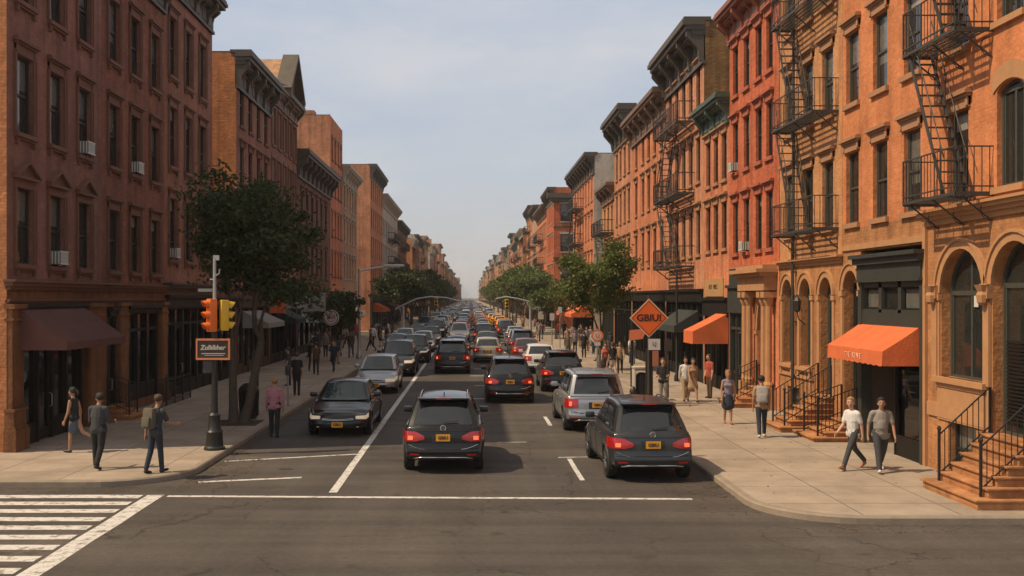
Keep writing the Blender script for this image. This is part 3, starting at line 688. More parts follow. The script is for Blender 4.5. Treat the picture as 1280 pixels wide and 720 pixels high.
# ---------------------------------------------------------------- LEFT SIDE
sur = ('surround','hood','sill')
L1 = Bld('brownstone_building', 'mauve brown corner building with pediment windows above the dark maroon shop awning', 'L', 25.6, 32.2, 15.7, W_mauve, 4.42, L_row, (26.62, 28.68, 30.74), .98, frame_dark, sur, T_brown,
         (1.3,.75), C_dark, base_wall=W_brown, base_ops=[(.75,5.0,.1,3.85,'rect')], row_trims={0: ('surround','pediment','sill')}, sidewall=W_side)
L1.moulding(4.20, [(.10,.10),(.20,.10),(.28,.06)], T_brown); L1.moulding(3.86, [(.05,.05),(.09,.05)], T_brown)
L1.pier(25.62, 26.28, 3.84, W_brown); L1.pier(30.75, 31.95, 3.84, W_brown, foot=.6)
L1.shop(26.36, 30.6, 3.85, S_black, .45, n=4, transom=True, band_h=.35)
L1.awning(26.05, 30.35, 3.78, 2.86, .2, 1.32, A_maroon)
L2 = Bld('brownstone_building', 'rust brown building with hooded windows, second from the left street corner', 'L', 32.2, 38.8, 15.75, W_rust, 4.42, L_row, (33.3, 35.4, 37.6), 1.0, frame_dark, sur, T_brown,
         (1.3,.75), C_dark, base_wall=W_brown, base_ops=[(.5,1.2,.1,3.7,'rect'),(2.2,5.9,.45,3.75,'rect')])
L2.moulding(4.22, [(.10,.10),(.20,.08),(.26,.06)], T_brown); L2.moulding(3.86, [(.05,.05),(.09,.05)], T_brown)
L2.pier(33.45, 34.35, 3.84, W_brown, foot=.6); L2.pier(38.1, 38.75, 3.84, W_brown, foot=.6)
L2.shop(34.5, 37.95, 3.75, S_black, None, n=3, z0=.45, band_h=.25); L2.shop(32.7, 33.4, 3.7, S_black, 0, n=1, band_h=.3)
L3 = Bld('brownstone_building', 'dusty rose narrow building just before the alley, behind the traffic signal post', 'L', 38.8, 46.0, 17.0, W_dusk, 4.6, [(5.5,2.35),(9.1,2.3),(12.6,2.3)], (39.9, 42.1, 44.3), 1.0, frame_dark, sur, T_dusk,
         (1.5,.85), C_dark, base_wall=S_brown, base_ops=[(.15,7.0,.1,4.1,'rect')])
L3.shop(38.95, 45.8, 4.1, S_black, .3, n=6, band_h=.5); L3.moulding(4.3, [(.12,.1),(.3,.1),(.4,.07)], C_dark)
L3b = Bld('gap_sun_blocker', 'low dark brick building added to block sun in the gap below the orange end wall', 'L', 46.05, 50.65, 8.6, W_dark, 4.5, [(5.5,1.9)], (47.3, 49.4), .95, frame_dark, ('hood','plain_sill'), T_brown,  # added house: closes the gap so no sun strip crosses the pavement
         (.9,.5), C_dark, base_ops=[(.2,4.4,.1,4.0,'rect')])
L3b.shop(46.3, 50.4, 4.0, S_black, .3, n=3)
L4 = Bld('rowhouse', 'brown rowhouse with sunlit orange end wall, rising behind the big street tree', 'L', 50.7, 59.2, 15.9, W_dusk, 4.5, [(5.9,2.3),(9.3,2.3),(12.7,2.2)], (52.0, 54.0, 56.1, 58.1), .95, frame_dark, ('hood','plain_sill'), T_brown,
         (1.9,1.0), C_dark, base_wall=W_dark, base_ops=[(.2,8.2,.1,4.0,'rect')], sidewall=W_side)
L4.shop(50.95, 58.95, 4.0, S_brown, .3, n=6)
L4.awning(52.0, 56.5, 3.3, 2.7, .25, 1.3, M('grey striped canvas', (.26,.25,.22), .85, .15, 5))
L5 = Bld('rowhouse', 'rowhouse with a front gable above the roofline on the shaded side', 'L', 59.2, 68.4, 16.3, W_dusk, 4.5, [(6.2,2.4),(9.7,2.5),(13.0,2.2)], (60.3, 62.2, 64.0, 65.8, 67.5), .95, frame_white, ('surround','lintel','plain_sill'), T_dusk,
         (1.1,.6), C_brown, base_wall=W_dark, base_ops=[(.2,8.9,.1,4.0,'rect')], sidewall=W_tan)
L5.shop(59.45, 68.1, 4.0, S_black, .5, n=6)
mb = MB(); a, b = L5.rng(63.2, 68.2); c = (a+b)/2
mb.prism([(a,16.3),(b,16.3),(b,16.9),(c,19.3),(a,16.9)], 1, .02, 5.5); o = mb.build('gable', [W_tan], L5.root)
mb = MB(); mb.bar((a-.2,-.1,16.85),(c,-.1,19.5), 1.0, .22); mb.bar((b+.2,-.1,16.85),(c,-.1,19.5), 1.0, .22); mb.box(a-.2,-.6,16.35,b+.2,.02,16.6)
for u in (a, b): mb.prism([(.02,15.6),(-.5,16.2),(-.6,17.0),(.02,17.2)], 0, u-.15, u+.15)
mb.build('gable_trim', [C_dark], o); put_window(L5.root, c, 16.95, .8, 1.2, frame_dark, ('surround',), T_dusk, 'arch', y=-.14)
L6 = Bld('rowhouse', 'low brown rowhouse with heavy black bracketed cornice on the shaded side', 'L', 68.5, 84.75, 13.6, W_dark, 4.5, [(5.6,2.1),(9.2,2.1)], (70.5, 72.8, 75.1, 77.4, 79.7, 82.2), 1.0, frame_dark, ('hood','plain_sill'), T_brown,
         (1.9,1.1), C_dark, base_ops=[(.2,15.9,.1,4.0,'rect')])
L6.shop(68.8, 84.5, 4.0, S_black, .5, n=7)
L7 = Bld('apartment_building', 'tall flat roofed orange brick building with a plain sunlit end wall', 'L', 84.8, 92.8, 18.5, W_salmon, 4.5, [(5.8,2.0),(9.2,2.0),(12.6,2.0),(15.6,1.8)], (86, 88, 90, 91.8), .9, frame_dark, ('lintel','plain_sill'), T_brown, None, base_ops=[(.2,7.7,.1,4.0,'rect')], sidewall=W_peach, parapet=.6)
L7.shop(85.1, 92.6, 4.0, S_black, .5, n=5)
mb = MB(); mb.box(.4,1.4,18.5,1.6,2.8,19.6); mb.box(4.2,5,18.5,6.5,7.4,20.2); mb.build('bulkhead', W_peach, L7.root)
L7.awning(86, 90, 3.3, 2.7, .25, 1.3, A_white)
L8 = Bld('rowhouse', 'narrow brown rowhouse with cream cornice at the second street corner', 'L', 93.0, 104.6, 15.8, W_tan, 4.5, [(5.8,2.0),(9.2,2.0),(12.3,2.0)], (94.3, 96.5, 98.7, 100.9, 103), 1.0, frame_white, ('hood','plain_sill'), C_cream, (1.6,.9), C_cream, base_ops=[(.2,11.2,.1,4.0,'rect')], sidewall=W_pale)
L8.shop(93.3, 104.2, 4.0, S_green, .5, n=7)
# ---------------------------------------------------------------- RIGHT SIDE
R1 = Bld('corner_building', 'orange stucco corner building with arched brownstone windows and a fire escape, nearest on the right', 'R', 18.35, 28.9, 15.8, W_orange, 5.9, R_row, (28.15, 26.25, 24.35, 22.05), .92, frame_green, ('hood','plain_sill'), T_tan,
         (1.3,.75), C_dark, extra=[(19.92, 6.2, 1.0, 2.05), (19.92, 9.5, 1.0, 2.05), (19.92, 12.8, 1.0, 2.0)])
for z_, h_ in ((6.2,2.05),(9.5,2.05),(12.8,2.0)): put_window(R1.root, R1.U(19.92), z_, 1.0, h_, frame_green, ('segtop','plain_sill'), T_ochre, 'seg')
u = R1.U
aw = 1.9
opsR = []
for yc, wdt, z0, z1 in ((21.88, aw, 2.25, 5.05), (19.72, 1.72, 1.28, 5.1)): opsR.append((u(yc)-wdt/2, u(yc)+wdt/2, z0, z1, 'arch'))
opsR.append((u(21.88)-.62, u(21.88)+.62, .12, 1.30, 'rect'))
sa, sb = R1.rng(23.62, 27.55); oc = u(28.22)
opsR += [(sa, sb, .1, 5.25, 'rect'), (oc-.55, oc+.55, .62, 4.75, 'arch')]
mb = MB(); wall_face(mb, 0, R1.W, .1, 5.9, opsR, .34); mb.build('ground_floor_wall', W_brown_r, R1.root)
for yc, wdt, z0, z1, dr in ((21.88, aw, 2.25, 5.05, 0), (19.72, 1.72, 1.28, 5.1, 1)):
    o = put_window(R1.root, u(yc), z0, wdt, z1-z0, frame_green, ('archivolt',) if not dr else ('archivolt',), T_ochre, 'arch', y=.1)
    if not dr:
        mb = MB(); mb.box(-wdt/2-.2,-.24,-.12,wdt/2+.2,.0,.0); mb.box(-wdt/2-.12,-.17,-.22,wdt/2+.12,.0,-.12); mb.box(-wdt/2-.12,-.14,-.95,wdt/2+.12,-.08,-.22); mb.build('sill', T_ochre, o)
        notice = MB(); notice.box(.08,.12,1.55,.26,.128,1.9); notice.build('notice', off_white, o)
    else:
        o.name = 'door'; mb = MB(); 
        for i in range(22): mb.box(-wdt/2+.14,.095,.25+i*.075,wdt/2-.14,.115,.29+i*.075)
        mb.build('shutter', S_black, o); h = MB(); h.tube([(.5,.06,1.0),(.5,.02,1.02),(.5,.02,1.2),(.5,.06,1.22)], .014, 6); h.build('handle', iron_grey, o)
for q in (u(21.88), u(19.55)):    # capitals and short columns at the springing
    pass
for yy in (23.05, 20.74):
    mb = MB(); c = u(yy); mb.box(c-.16,-.12,3.98,c+.16,.0,4.28); mb.lathe([(.06,3.85),(.11,3.9),(.13,4.05),(.10,4.12),(.17,4.26)], (c,-.12,0), 10)
    mb.box(c-.12,-.07,2.2,c+.12,.0,3.9)
    mb.build('column_capital', T_ochre, R1.root)
# basement window under the sill
put_window(R1.root, u(21.88), .14, 1.2, 1.14, frame_dark, (), T_ochre, y=.05)
R1.moulding(5.62, [(.06,.12),(.13,.09),(.22,.08),(.28,.06)], T_ochre, 18.37, 23.5, name='ledge')
R1.moulding(1.34, [(.05,.30)], T_ochre, 20.85, 23.45, name='string_course')
R1.moulding(5.30, [(.05,.15)], T_ochre, 23.65, 28.88, name='string_course')
mb = MB(); mb.box(R1.U(23.55)-.10,-.07,.13,R1.U(23.55)+.05,.0,5.62); mb.build('pilaster', T_ochre, R1.root)
# shop section: dark timber front with three transom windows
def r1shop():
    a, b = sa+.01, sb-.01; m = MB()
    m.box(a-.06,-.22,4.86,b+.06,.1,5.02); m.box(a-.10,-.32,5.02,b+.10,.1,5.12); m.box(a,-.12,4.42,b,.1,4.86); m.box(a-.02,-.17,4.40,b+.02,.1,4.46)
    m.box(a,-.06,3.28,b,.16,3.62); m.box(a,-.08,.13,a+.24,.2,4.42); m.box(b-.14,-.08,.13,b,.2,4.42)
    xs = [a+.24, a+.24+(b-a-.38)/3, a+.24+2*(b-a-.38)/3, b-.14]
    for x in xs[1:-1]: m.box(x-.09,-.05,3.62,x+.09,.16,4.40)
    m.box(a+.24,-.05,4.26,b-.14,.16,4.40); m.box(a+.24,-.05,3.62,b-.14,.16,3.70)
    fo = m.build('shopfront_frame', S_green, R1.root)
    for i in range(3):
        p = MB(); p.add([(xs[i]+.07,.06,3.66),(xs[i+1]-.07,.06,3.66),(xs[i+1]-.07,.06,4.3),(xs[i]+.07,.06,4.3)], [(0,1,2,3)], 0)
        for x in (xs[i]+.09, xs[i+1]-.14): p.box(x,.02,3.7,x+.05,.06,4.26, 1)
        p.box(xs[i]+.14,.02,4.2,xs[i+1]-.14,.055,4.26,1); p.box(xs[i]+.14,.02,3.7,xs[i+1]-.14,.055,3.75,1)
        p.build('transom_window', [blind2 if i != 1 else win_glass, S_black], fo)
    # lower: right part (near the camera = high u) big shop window, recessed door further off
    xw = b-.14-1.45
    m = MB(); m.box(xw-.07,-.04,.13,xw,.16,3.28); m.box(xw,-.02,.13,b-.14,.18,.62); m.box(xw,-.02,3.0,b-.14,.16,3.28); m.box(a+.24,.9,.13,xw-.07,1.0,.5)
    m.box(xw-.07,.16,.13,xw-.03,1.0,3.28); m.box(a+.24,0.9,2.9,xw-.07,1.0,3.28); m.box(a+.9,.9,.5,a+1.0,1.0,2.9); m.build('display_frame', S_black, R1.root)
    gl = bpy.data.materials.new('clear shop glass'); gl.use_nodes = True; t = gl.node_tree; p_ = t.nodes['Principled BSDF']; tr = nd(t, 'ShaderNodeBsdfTransparent'); tr.inputs[0].default_value = (.75,.78,.76,1); mxs = nd(t, 'ShaderNodeMixShader'); fr = nd(t, 'ShaderNodeFresnel'); fr.inputs[0].default_value = 1.7
    gs = nd(t, 'ShaderNodeBsdfGlossy'); gs.inputs['Roughness'].default_value = .03; t.links.new(fr.outputs[0], mxs.inputs[0]); t.links.new(tr.outputs[0], mxs.inputs[1]); t.links.new(gs.outputs[0], mxs.inputs[2]); t.links.new(mxs.outputs[0], t.nodes['Material Output'].inputs['Surface'])
    p = MB(); p.box(xw,.05,.62,b-.14,.06,3.0); p.build('display_window', gl, R1.root)
    p = MB(); p.box(a+1.0,.94,.3,xw-.1,.95,2.9); p.build('glass_door', gl, R1.root)
    i = MB(); x0, x1, y1 = a+.2, b-.1, 3.4
    i.add([(x0,.2,.12),(x1,.2,.12),(x1,y1,.12),(x0,y1,.12)], [(0,1,2,3)]); i.add([(x0,.2,3.3),(x1,.2,3.3),(x1,y1,3.3),(x0,y1,3.3)], [(0,1,2,3)]); i.add([(x0,y1,.12),(x1,y1,.12),(x1,y1,3.3),(x0,y1,3.3)], [(0,1,2,3)])
    i.add([(x0,.2,.12),(x0,y1,.12),(x0,y1,3.3),(x0,.2,3.3)], [(0,1,2,3)]); i.add([(x1,.2,.12),(x1,y1,.12),(x1,y1,3.3),(x1,.2,3.3)], [(0,1,2,3)]); i.build('shop_interior', M('dim shop interior', (.09,.07,.05), .9, .4, 2), R1.root)
    for z in (.95, 1.45): 
        sh = MB(); sh.box(xw+.05,.35,z,b-.2,.75,z+.03); so = sh.build('display_shelf', M('wooden shelf', (.25,.12,.05), .6, .3, 6), R1.root)
        rr = random.Random(int(z*100)); g_ = MB()
        for k in range(7): x = xw+.12+k*.17; g_.lathe([(.05,z+.03),(.065,z+.1),(.055,z+.16+rr.random()*.08),(.02,z+.2+rr.random()*.08)], (x,.5,0), 8)
        g_.build('display_goods', M('orange glazed ware', (.75,.22,.05), .4, .4, 9), so)
    pl_ = bpy.data.lights.new('shop_fill_light', 'POINT'); pl_.energy = 28; pl_.color = (1,.45,.18); pl_.shadow_soft_size = .08; plo = bpy.data.objects.new('shop_fill_light', pl_); C.objects.link(plo); plo.parent = R1.root; plo.location = ((xw+b)/2, .55, 2.42)  # added light, brightens the dark shop display
    lm = MB(); lm.lathe([(.02,2.72),(.09,2.68),(.10,2.60),(.03,2.56)], ((xw+b)/2,.5,0), 10); lm.build('lamp', M('added orange lamp glow', (.9,.3,.1), .4, 0, 1, emit=3.0, ecol=(1,.30,.10)), R1.root)  # lamp body added to give the display window a visible glow
r1shop()
aw_o = R1.awning(23.85, 27.5, 3.30, 2.74, .34, .86, A_orange)
lettering('T I E   R I N E', .19, M('faded cream lettering', (.85,.52,.38), .8, .1), aw_o, ((u(23.85)+u(27.5))/2, -.925, 2.56), (R(90),0,0))
# arched doorway at px 1063
o = put_window(R1.root, oc, .62, 1.1, 4.13, frame_dark, ('archivolt',), T_ochre, 'arch', y=.16); o.name = 'door'
R1.fire_escape(20.55, 23.0, [6.12, 9.42, 12.7], .78, [(22.85, 21.15), (22.85, 21.15)])
# R2: tan orange house with arched ground floor
R2 = Bld('rowhouse', 'amber rowhouse with arched ground floor windows, drainpipe and zigzag fire escape', 'R', 28.9, 34.75, 15.6, W_amber, 5.0, R_row, (30.1, 31.85, 33.75), .92, frame_green, ('hood','plain_sill'), T_tan, (1.3,.75), C_dark,
         base_wall=W_brown_r)
u2 = R2.U; ops = []
for yc, z0 in ((33.85,1.85),(32.05,1.85),(30.2,1.1)): ops.append((u2(yc)-.52, u2(yc)+.52, z0, 4.6, 'arch'))
ops.append((u2(33.3)-.6, u2(33.3)+.6, .2, 1.1, 'rect'))
mb = MB(); wall_face(mb, 0, R2.W, .1, 5.0, ops, .3); mb.build('ground_floor_wall', W_brown_r, R2.root)
for yc, z0 in ((33.85,1.85),(32.05,1.85),(30.2,1.1)):
    o = put_window(R2.root, u2(yc), z0, 1.04, 4.6-z0, frame_green, ('archivolt',)+(('sill',) if z0 > 1.5 else ()), T_ochre, 'arch', y=.12)
    if z0 < 1.5: o.name = 'door'
put_window(R2.root, u2(33.3), .2, 1.2, .9, frame_dark, (), T_ochre, y=.1)
R2.moulding(4.98, [(.05,.10),(.12,.08),(.20,.06)], T_ochre); R2.moulding(1.45, [(.06,.10)], T_ochre, 31.3, 34.7, name='string_course')
dp = MB(); dp.tube([(u2(33.0),-.12,5.9),(u2(33.0),-.12,.14)], .05, 8)
for z in (1.5, 3.2, 4.8): dp.box(u2(33.0)-.08,-.1,z,u2(33.0)+.08,.0,z+.05)
dp.tube([(u2(33.0),-.12,5.9),(u2(33.0)+.1,-.12,6.2),(u2(33.0)+.1,-.12,15)], .045, 8); dp.build('drainpipe', iron_grey, R2.root)
R2.fire_escape(29.2, 33.1, [6.0, 9.35, 12.65], .76, [(32.9, 31.2), (32.9, 31.2)])
mb = MB(); mb.tube([(u2(31.6),-.16,3.15),(u2(31.6),-.38,3.35),(u2(31.6),-.42,3.6)], .02, 6); mb.lathe([(.05,3.55),(.10,3.6),(.12,3.9),(.04,4.02),(.02,4.1)], (u2(31.6),-.42,0), 6); mb.build('wall_lantern', iron, R2.root)
# R3: red building with pointed-arch porch
R3 = Bld('rowhouse', 'red painted building with a carved pointed arch porch at its foot', 'R', 34.8, 41.5, 15.2, W_red, 5.2, [(5.75,2.0),(8.95,1.95),(12.0,1.9)], (35.95, 37.3, 38.95, 40.55), .78, frame_dark, ('hood','plain_sill'), T_red, (1.3,.8), M('red brown cornice', (.26,.09,.05), .6, .3, 3, .2))
u3 = R3.U; a, b = R3.rng(38.75, 41.45)
mb = MB(); wall_face(mb, 0, R3.W, .1, 5.2, [(a+.0, b, .1, 4.5, 'rect'), (u3(36.8)-.6, u3(36.8)+.6, .8, 4.2, 'point')], .3); mb.build('ground_floor_wall', W_salmon, R3.root)
R3.shop(38.75, 41.44, 4.5, S_green, .5, n=3, band_h=1.1)
po = MB(); pa, pb = R3.rng(35.1, 38.55)
for c in (pa+.2, u3(36.8)-.95, u3(36.8)+.95, pb-.2):
    po.box(c-.17,-.42,.13,c+.17,.0,.9); po.lathe([(.15,.9),(.17,1.0),(.12,1.1),(.11,3.7),(.17,3.85),(.19,4.0)], (c,-.22,0), 10); po.box(c-.2,-.45,4.0,c+.2,.0,4.2)
po.box(pa,-.45,4.25,pb,.0,4.75); po.box(pa-.08,-.6,4.75,pb+.08,.0,4.87); po.box(pa-.16,-.75,4.87,pb+.16,.0,5.0); po.box(pa-.05,-.5,5.0,pb+.05,.0,5.14); po.build('porch', T_ochre, R3.root)
o = put_window(R3.root, u3(36.8), .8, 1.2, 3.4, frame_dark, ('archivolt',), T_ochre, 'point', y=.15); o.name = 'door'
mb = MB(); mb.box(a,-.03,4.5,b,-.0,5.15); mb.build('fascia', S_green, R3.root)
# R4: low salmon building with green cornice
R4 = Bld('rowhouse', 'low salmon orange building with a green cornice, orange awning on its shopfront', 'R', 41.5, 46.0, 12.1, W_salmon, 4.9, [(6.05,1.9),(8.9,1.9)], (42.35, 43.8, 45.2), .78, frame_dark, ('hood','plain_sill'), T_tan, (1.25,.75), C_green, base_ops=[(.15,4.3,.1,4.0,'rect')])
R4.shop(41.6, 45.85, 4.0, S_black, .2, n=4, band_h=.8)
R4.awning(41.6, 43.4, 3.35, 2.62, .50, 1.42, A_orange); mb = MB(); mb.box(.3,-.05,4.05,3.6,.0,4.8); o = mb.build('sign_board', M('ochre signboard', (.42,.24,.10), .7, .3, 5), R4.root)
lettering('HOT   PRICE', .28, S_black, o, (1.9,-.055,4.45), (R(90),0,0))
# R5: tall house with brown end wall and three fire-escape balconies
R5 = Bld('apartment_building', 'tall peach building with ochre end wall, huge dark cornice and stacked iron balconies', 'R', 46.0, 55.0, 16.2, W_peach, 4.6, [(6.0,2.0),(9.35,2.0),(12.75,1.85)], (47.2, 48.8, 50.4, 52.1, 53.8), .82, frame_dark, ('hood','plain_sill'), T_tan, (2.1,1.2), C_dark, base_ops=[(.15,8.8,.1,4.4,'rect')], sidewall=W_sideb)
R5.shop(46.15, 54.8, 4.4, S_black, .5, n=7, band_h=.6); R5.fire_escape(48.0, 54.0, [5.5, 8.95, 12.3], .85, [(53.5,50.6),(50.6,53.5)], thin=1.5)
R5.awning(47, 51.5, 3.4, 2.7, .3, 1.1, A_dark)
R6 = Bld('apartment_building', 'orange building with brown cornice between two taller roofs on the sunny side', 'R', 55.0, 66.5, 15.0, W_salmon, 4.6, [(5.9,2.0),(9.2,2.0),(12.2,1.8)], (56.3, 58.3, 60.3, 62.3, 64.8), .85, frame_dark, ('hood','plain_sill'), T_tan, (1.7,.95), C_brown, base_ops=[(.15,11.3,.1,4.4,'rect')])
R6.shop(55.2, 66.3, 4.4, S_black, .5, n=8, band_h=.6)
R7 = Bld('apartment_building', 'orange tan building whose dark cornice stands highest beside the brown roofed one', 'R', 66.5, 74.7, 16.2, W_peach, 4.6, [(5.9,2.0),(9.2,2.0),(12.4,1.8)], (67.8, 69.7, 71.6, 73.4), .85, frame_dark, ('hood','plain_sill'), T_tan, (2.2,1.25), C_dark, base_ops=[(.15,8,.1,4.3,'rect')], sidewall=W_peach)
R7.shop(66.7, 74.5, 4.3, S_black, .5, n=6)
R7b = Bld('rowhouse', 'low orange rowhouse with an iron balcony, in front of the pale end wall', 'R', 74.75, 81.5, 12.2, W_amber, 4.5, [(5.7,1.9),(8.9,1.9)], (76, 78, 80), .85, frame_dark, ('hood','plain_sill'), T_tan, (1.3,.8), C_brown, base_ops=[(.15,6.5,.1,4.3,'rect')])
R7b.shop(74.95, 81.3, 4.3, S_green, .5, n=5); R7b.fire_escape(75, 80.5, [5.6, 8.8], 1.0, [(79,76)], thin=2)
R8 = Bld('apartment_building', 'orange building with a pale rendered end wall and bracketed dark cornice', 'R', 87.0, 104.8, 16.0, W_salmon, 4.6, [(5.8,2.0),(9.2,2.0),(12.4,1.9)], (88.5, 90.8, 93.1, 95.4, 97.7, 100, 102.5), .9, frame_white, ('hood','plain_sill'), T_tan, (1.9,1.1), C_dark, base_ops=[(.15,17.5,.1,4.3,'rect')], sidewall=W_pale)
R8.shop(87.2, 104.6, 4.3, S_black, .5, n=10); R8.fire_escape(95, 101, [5.6, 9, 12.3], 1.0, [(99.5,97),(97,99.5)], thin=2.2)
R8.awning(88, 94, 3.4, 2.6, .3, 1.8, A_orange); R8.awning(97, 103, 3.4, 2.6, .3, 1.8, M('faded terracotta awning canvas', (.55,.17,.09), .85, .15, 5))
# R9: red corner block, its end wall has windows
R9 = Bld('corner_building', 'red corner building with windows in its end wall, across the second street on the right', 'R', 129.0, 141, 17.6, W_red, 4.6, [(5.8,2.2),(9.8,2.2),(13.6,2.2)], (131, 133.5, 136, 138.5), 1.0, frame_white, ('hood','plain_sill'), C_cream, (1.8,1.1), C_dark, base_ops=[(.15,11.7,.1,4.3,'rect')], sidewall=W_red)
R9.shop(129.2, 140.8, 4.3, S_black, .5, n=7)
for z in (5.8, 9.8, 13.6):
    for q in (1.6, 4.6): 
        o = put_window(R9.root, R9.W+.0, z, 1.5, 2.2, frame_dark, ('lintel','plain_sill'), C_cream); o.location = (R9.W+.17, q, z); o.rotation_euler = (0,0,R(90))
mb = MB(); 
for z in (4.7, 8.9, 12.8): mb.box(R9.W-.02,-.06,z,R9.W+.06,14,z+.22)
mb.box(R9.W,-.6,16.1,R9.W+.7,14,16.5); mb.box(R9.W,-.9,16.5,R9.W+1.1,14,17.1); mb.build('string_course', C_dark, R9.root)

# ---------------------------------------------------------------- the far rows, block by block
fr_ = random.Random(5)
walls = [('tan brick', W_tan), ('dark brown brick', W_dark), ('salmon brick', W_salmon), ('cream limestone', W_cream), ('rust red brick', W_rust), ('amber', W_amber), ('peach brick', W_peach), ('brownstone', W_brown)]
corn = [('dark cornice', C_dark), ('brown cornice', C_brown), ('cream cornice', C_cream), ('green cornice', C_green)]
fixedL = [(118.8, 135, 19.2, 'orange brick', W_salmon, 'dark cornice', C_dark), (135, 163, 17.4, 'cream limestone', W_cream, 'cream cornice', C_cream), (163, 186, 16.0, 'dark brown brick', W_dark, 'dark cornice', C_dark)]
fixedR = [(141, 160, 16.6, 'salmon brick', W_salmon, 'brown cornice', C_brown), (160, 174, 18.2, 'tan brick', W_tan, 'dark cornice', C_dark), (174, 191, 19.4, 'peach brick', W_peach, 'dark cornice', C_dark)]
ordn = ['first','second','third','fourth','fifth','sixth','seventh','eighth','ninth','tenth']
def far_row(side, plan, bi, where):
    for k, (a, b, H, wn_, wm_, cn_, cm_) in enumerate(plan):
        n = max(3, int((b-a)/2.6)); fl = []; z = 5.6
        while z < H-3.4: fl.append((z, 2.0)); z += 3.35
        bays = [a+(b-a)*(i+.5)/n for i in range(n)] if a < 380 else [a+(b-a)*(i+.5)/max(3, n//2) for i in range(max(3, n//2))]
        side_w = fr_.choice([W_side, W_peach, W_tan, W_pale]) if k or bi > 1 else W_peach
        B_ = Bld('rowhouse', f'{wn_} rowhouse with {cn_}, {ordn[k]} {where}', side, a, b-.05, H, wm_, 4.5, fl, bays, 1.0 if a < 380 else 1.6, None, ('hood','sill'), wm_ and T_tan if wm_ not in (W_cream,) else C_cream,
                 (1.7, 1.0), cm_, full=False, sidewall=side_w, depth=15, cstyle='bracket' if a < 240 else 'plain')
        m = MB(); nn = max(2, int((b-a)/4)); m.box(.0,-.0,.1,B_.W,.05,4.5)
        for i in range(nn+1): uu = .1+(B_.W-.2)*i/nn; m.box(uu-.12,-.15,.12,uu+.12,0,3.6)
        m.box(0,-.25,3.6,B_.W,0,4.2); m.build('shopfront', [fr_.choice([S_black, S_brown, S_green])], B_.root)
        if fr_.random() < .55:
            q0 = a+(b-a)*fr_.uniform(.1,.3); B_.awning(q0, q0+(b-a)*.4, 3.4, 2.6, .3, 1.5, fr_.choice([A_orange, A_white, A_maroon, A_dark]))
        if a < 240 and fr_.random() < (.7 if side == 'R' else .5):
            q0 = a+(b-a)*.3; B_.fire_escape(q0, q0+(b-a)*.42, [5.5+3.35*i for i in range(len(fl))], 1.0, None, thin=2.6)
        if fr_.random() < .6:
            t = MB(); t.box(2, 3, H, 4.2, 5.5, H+2.2); t.build('bulkhead', side_w, B_.root)
blk_words = ['', 'past the second crossing', 'past the third crossing', 'past the fourth crossing', 'past the fifth crossing', 'past the sixth crossing', 'past the seventh crossing', 'past the eighth crossing', 'past the last crossing']
for bi, (ya, yb) in enumerate(blocks):
    if bi == 0: continue
    for side in 'LR':
        plan = list(fixedL if side == 'L' else fixedR) if bi == 1 else []
        y = yb if bi == 1 else ya+.5
        while y < yb-4:
            w = fr_.uniform(9, 17) if ya < 300 else fr_.uniform(24, 46); e = min(y+w, yb-.5)
            if yb-.5-e < 6: e = yb-.5
            wn_, wm_ = fr_.choice(walls); cn_, cm_ = fr_.choice(corn)
            H = {True: fr_.uniform(15.5, 20.0), False: fr_.uniform(17, 24)}[ya < 300]
            plan.append((y, e, H, wn_, wm_, cn_, cm_)); y = e
        far_row(side, plan, bi, ('on the left ' if side == 'L' else 'on the right ') + blk_words[bi])
# ------------------------------------------------------------------ vehicles
def paintm(name, col, rough=.28, metal=.0):
    return M(name, col, rough, .10, 1.5, 0, metal, coat=.5, spec=.35)
P_black = paintm('black car paint', (.010,.010,.011)); P_char = paintm('charcoal car paint', (.014,.0135,.013), .3, .2)
P_slate = paintm('slate grey car paint', (.050,.052,.055), .32, .5); P_silver = paintm('silver car paint', (.42,.43,.44), .34, .7)
P_white = paintm('white car paint', (.62,.61,.59)); P_blue = paintm('blue grey car paint', (.10,.14,.19), .3, .4)
P_maroon = paintm('maroon car paint', (.16,.025,.02)); P_taxi = paintm('yellow taxi paint', (.80,.34,.02)); P_beige = paintm('champagne car paint', (.42,.36,.28), .35, .5)
rubber = M('tyre rubber', (.016,.016,.016), .85, .2, 10, .2); plastic = M('black bumper plastic', (.022,.022,.023), .6, .2, 10)
alloy = M('alloy wheel', (.42,.42,.43), .35, .1, 5, metal=.9); chrome = M('chrome trim', (.62,.62,.62), .22, .05, 3, metal=1)
carglass = glassmat('tinted car glass', (.012,.014,.016), .03); carglass.node_tree.nodes['Principled BSDF'].inputs['Coat Weight'].default_value = .6
windglass = glassmat('windscreen glass', (.030,.048,.050), .03)
lampred = M('red tail lamp plastic', (.38,.010,.010), .18, .3, 14, coat=1, emit=.04, ecol=(.9,.03,.015)); lamplit = M('lit brake lamp', (.9,.10,.04), .3, 0, 1, emit=1.2, ecol=(1,.16,.05))
lampclear = M('headlamp lens', (.62,.58,.50), .12, .2, 10, coat=1, emit=.25, ecol=(1,.72,.42)); amber_plate = M('amber licence plate', (.80,.36,.03), .5, .15, 9)
plate_ink = M('plate lettering', (.06,.035,.02), .6, .1)
def curve(tab, x):
    for (a, b), (c, d) in zip(tab, tab[1:]):
        if x <= c:
            t = (x-a)/(c-a) if c > a else 0; t = max(0, min(1, t)); t = t*t*(3-2*t)*.5 + t*.5; return b+(d-b)*t
    return tab[-1][1]
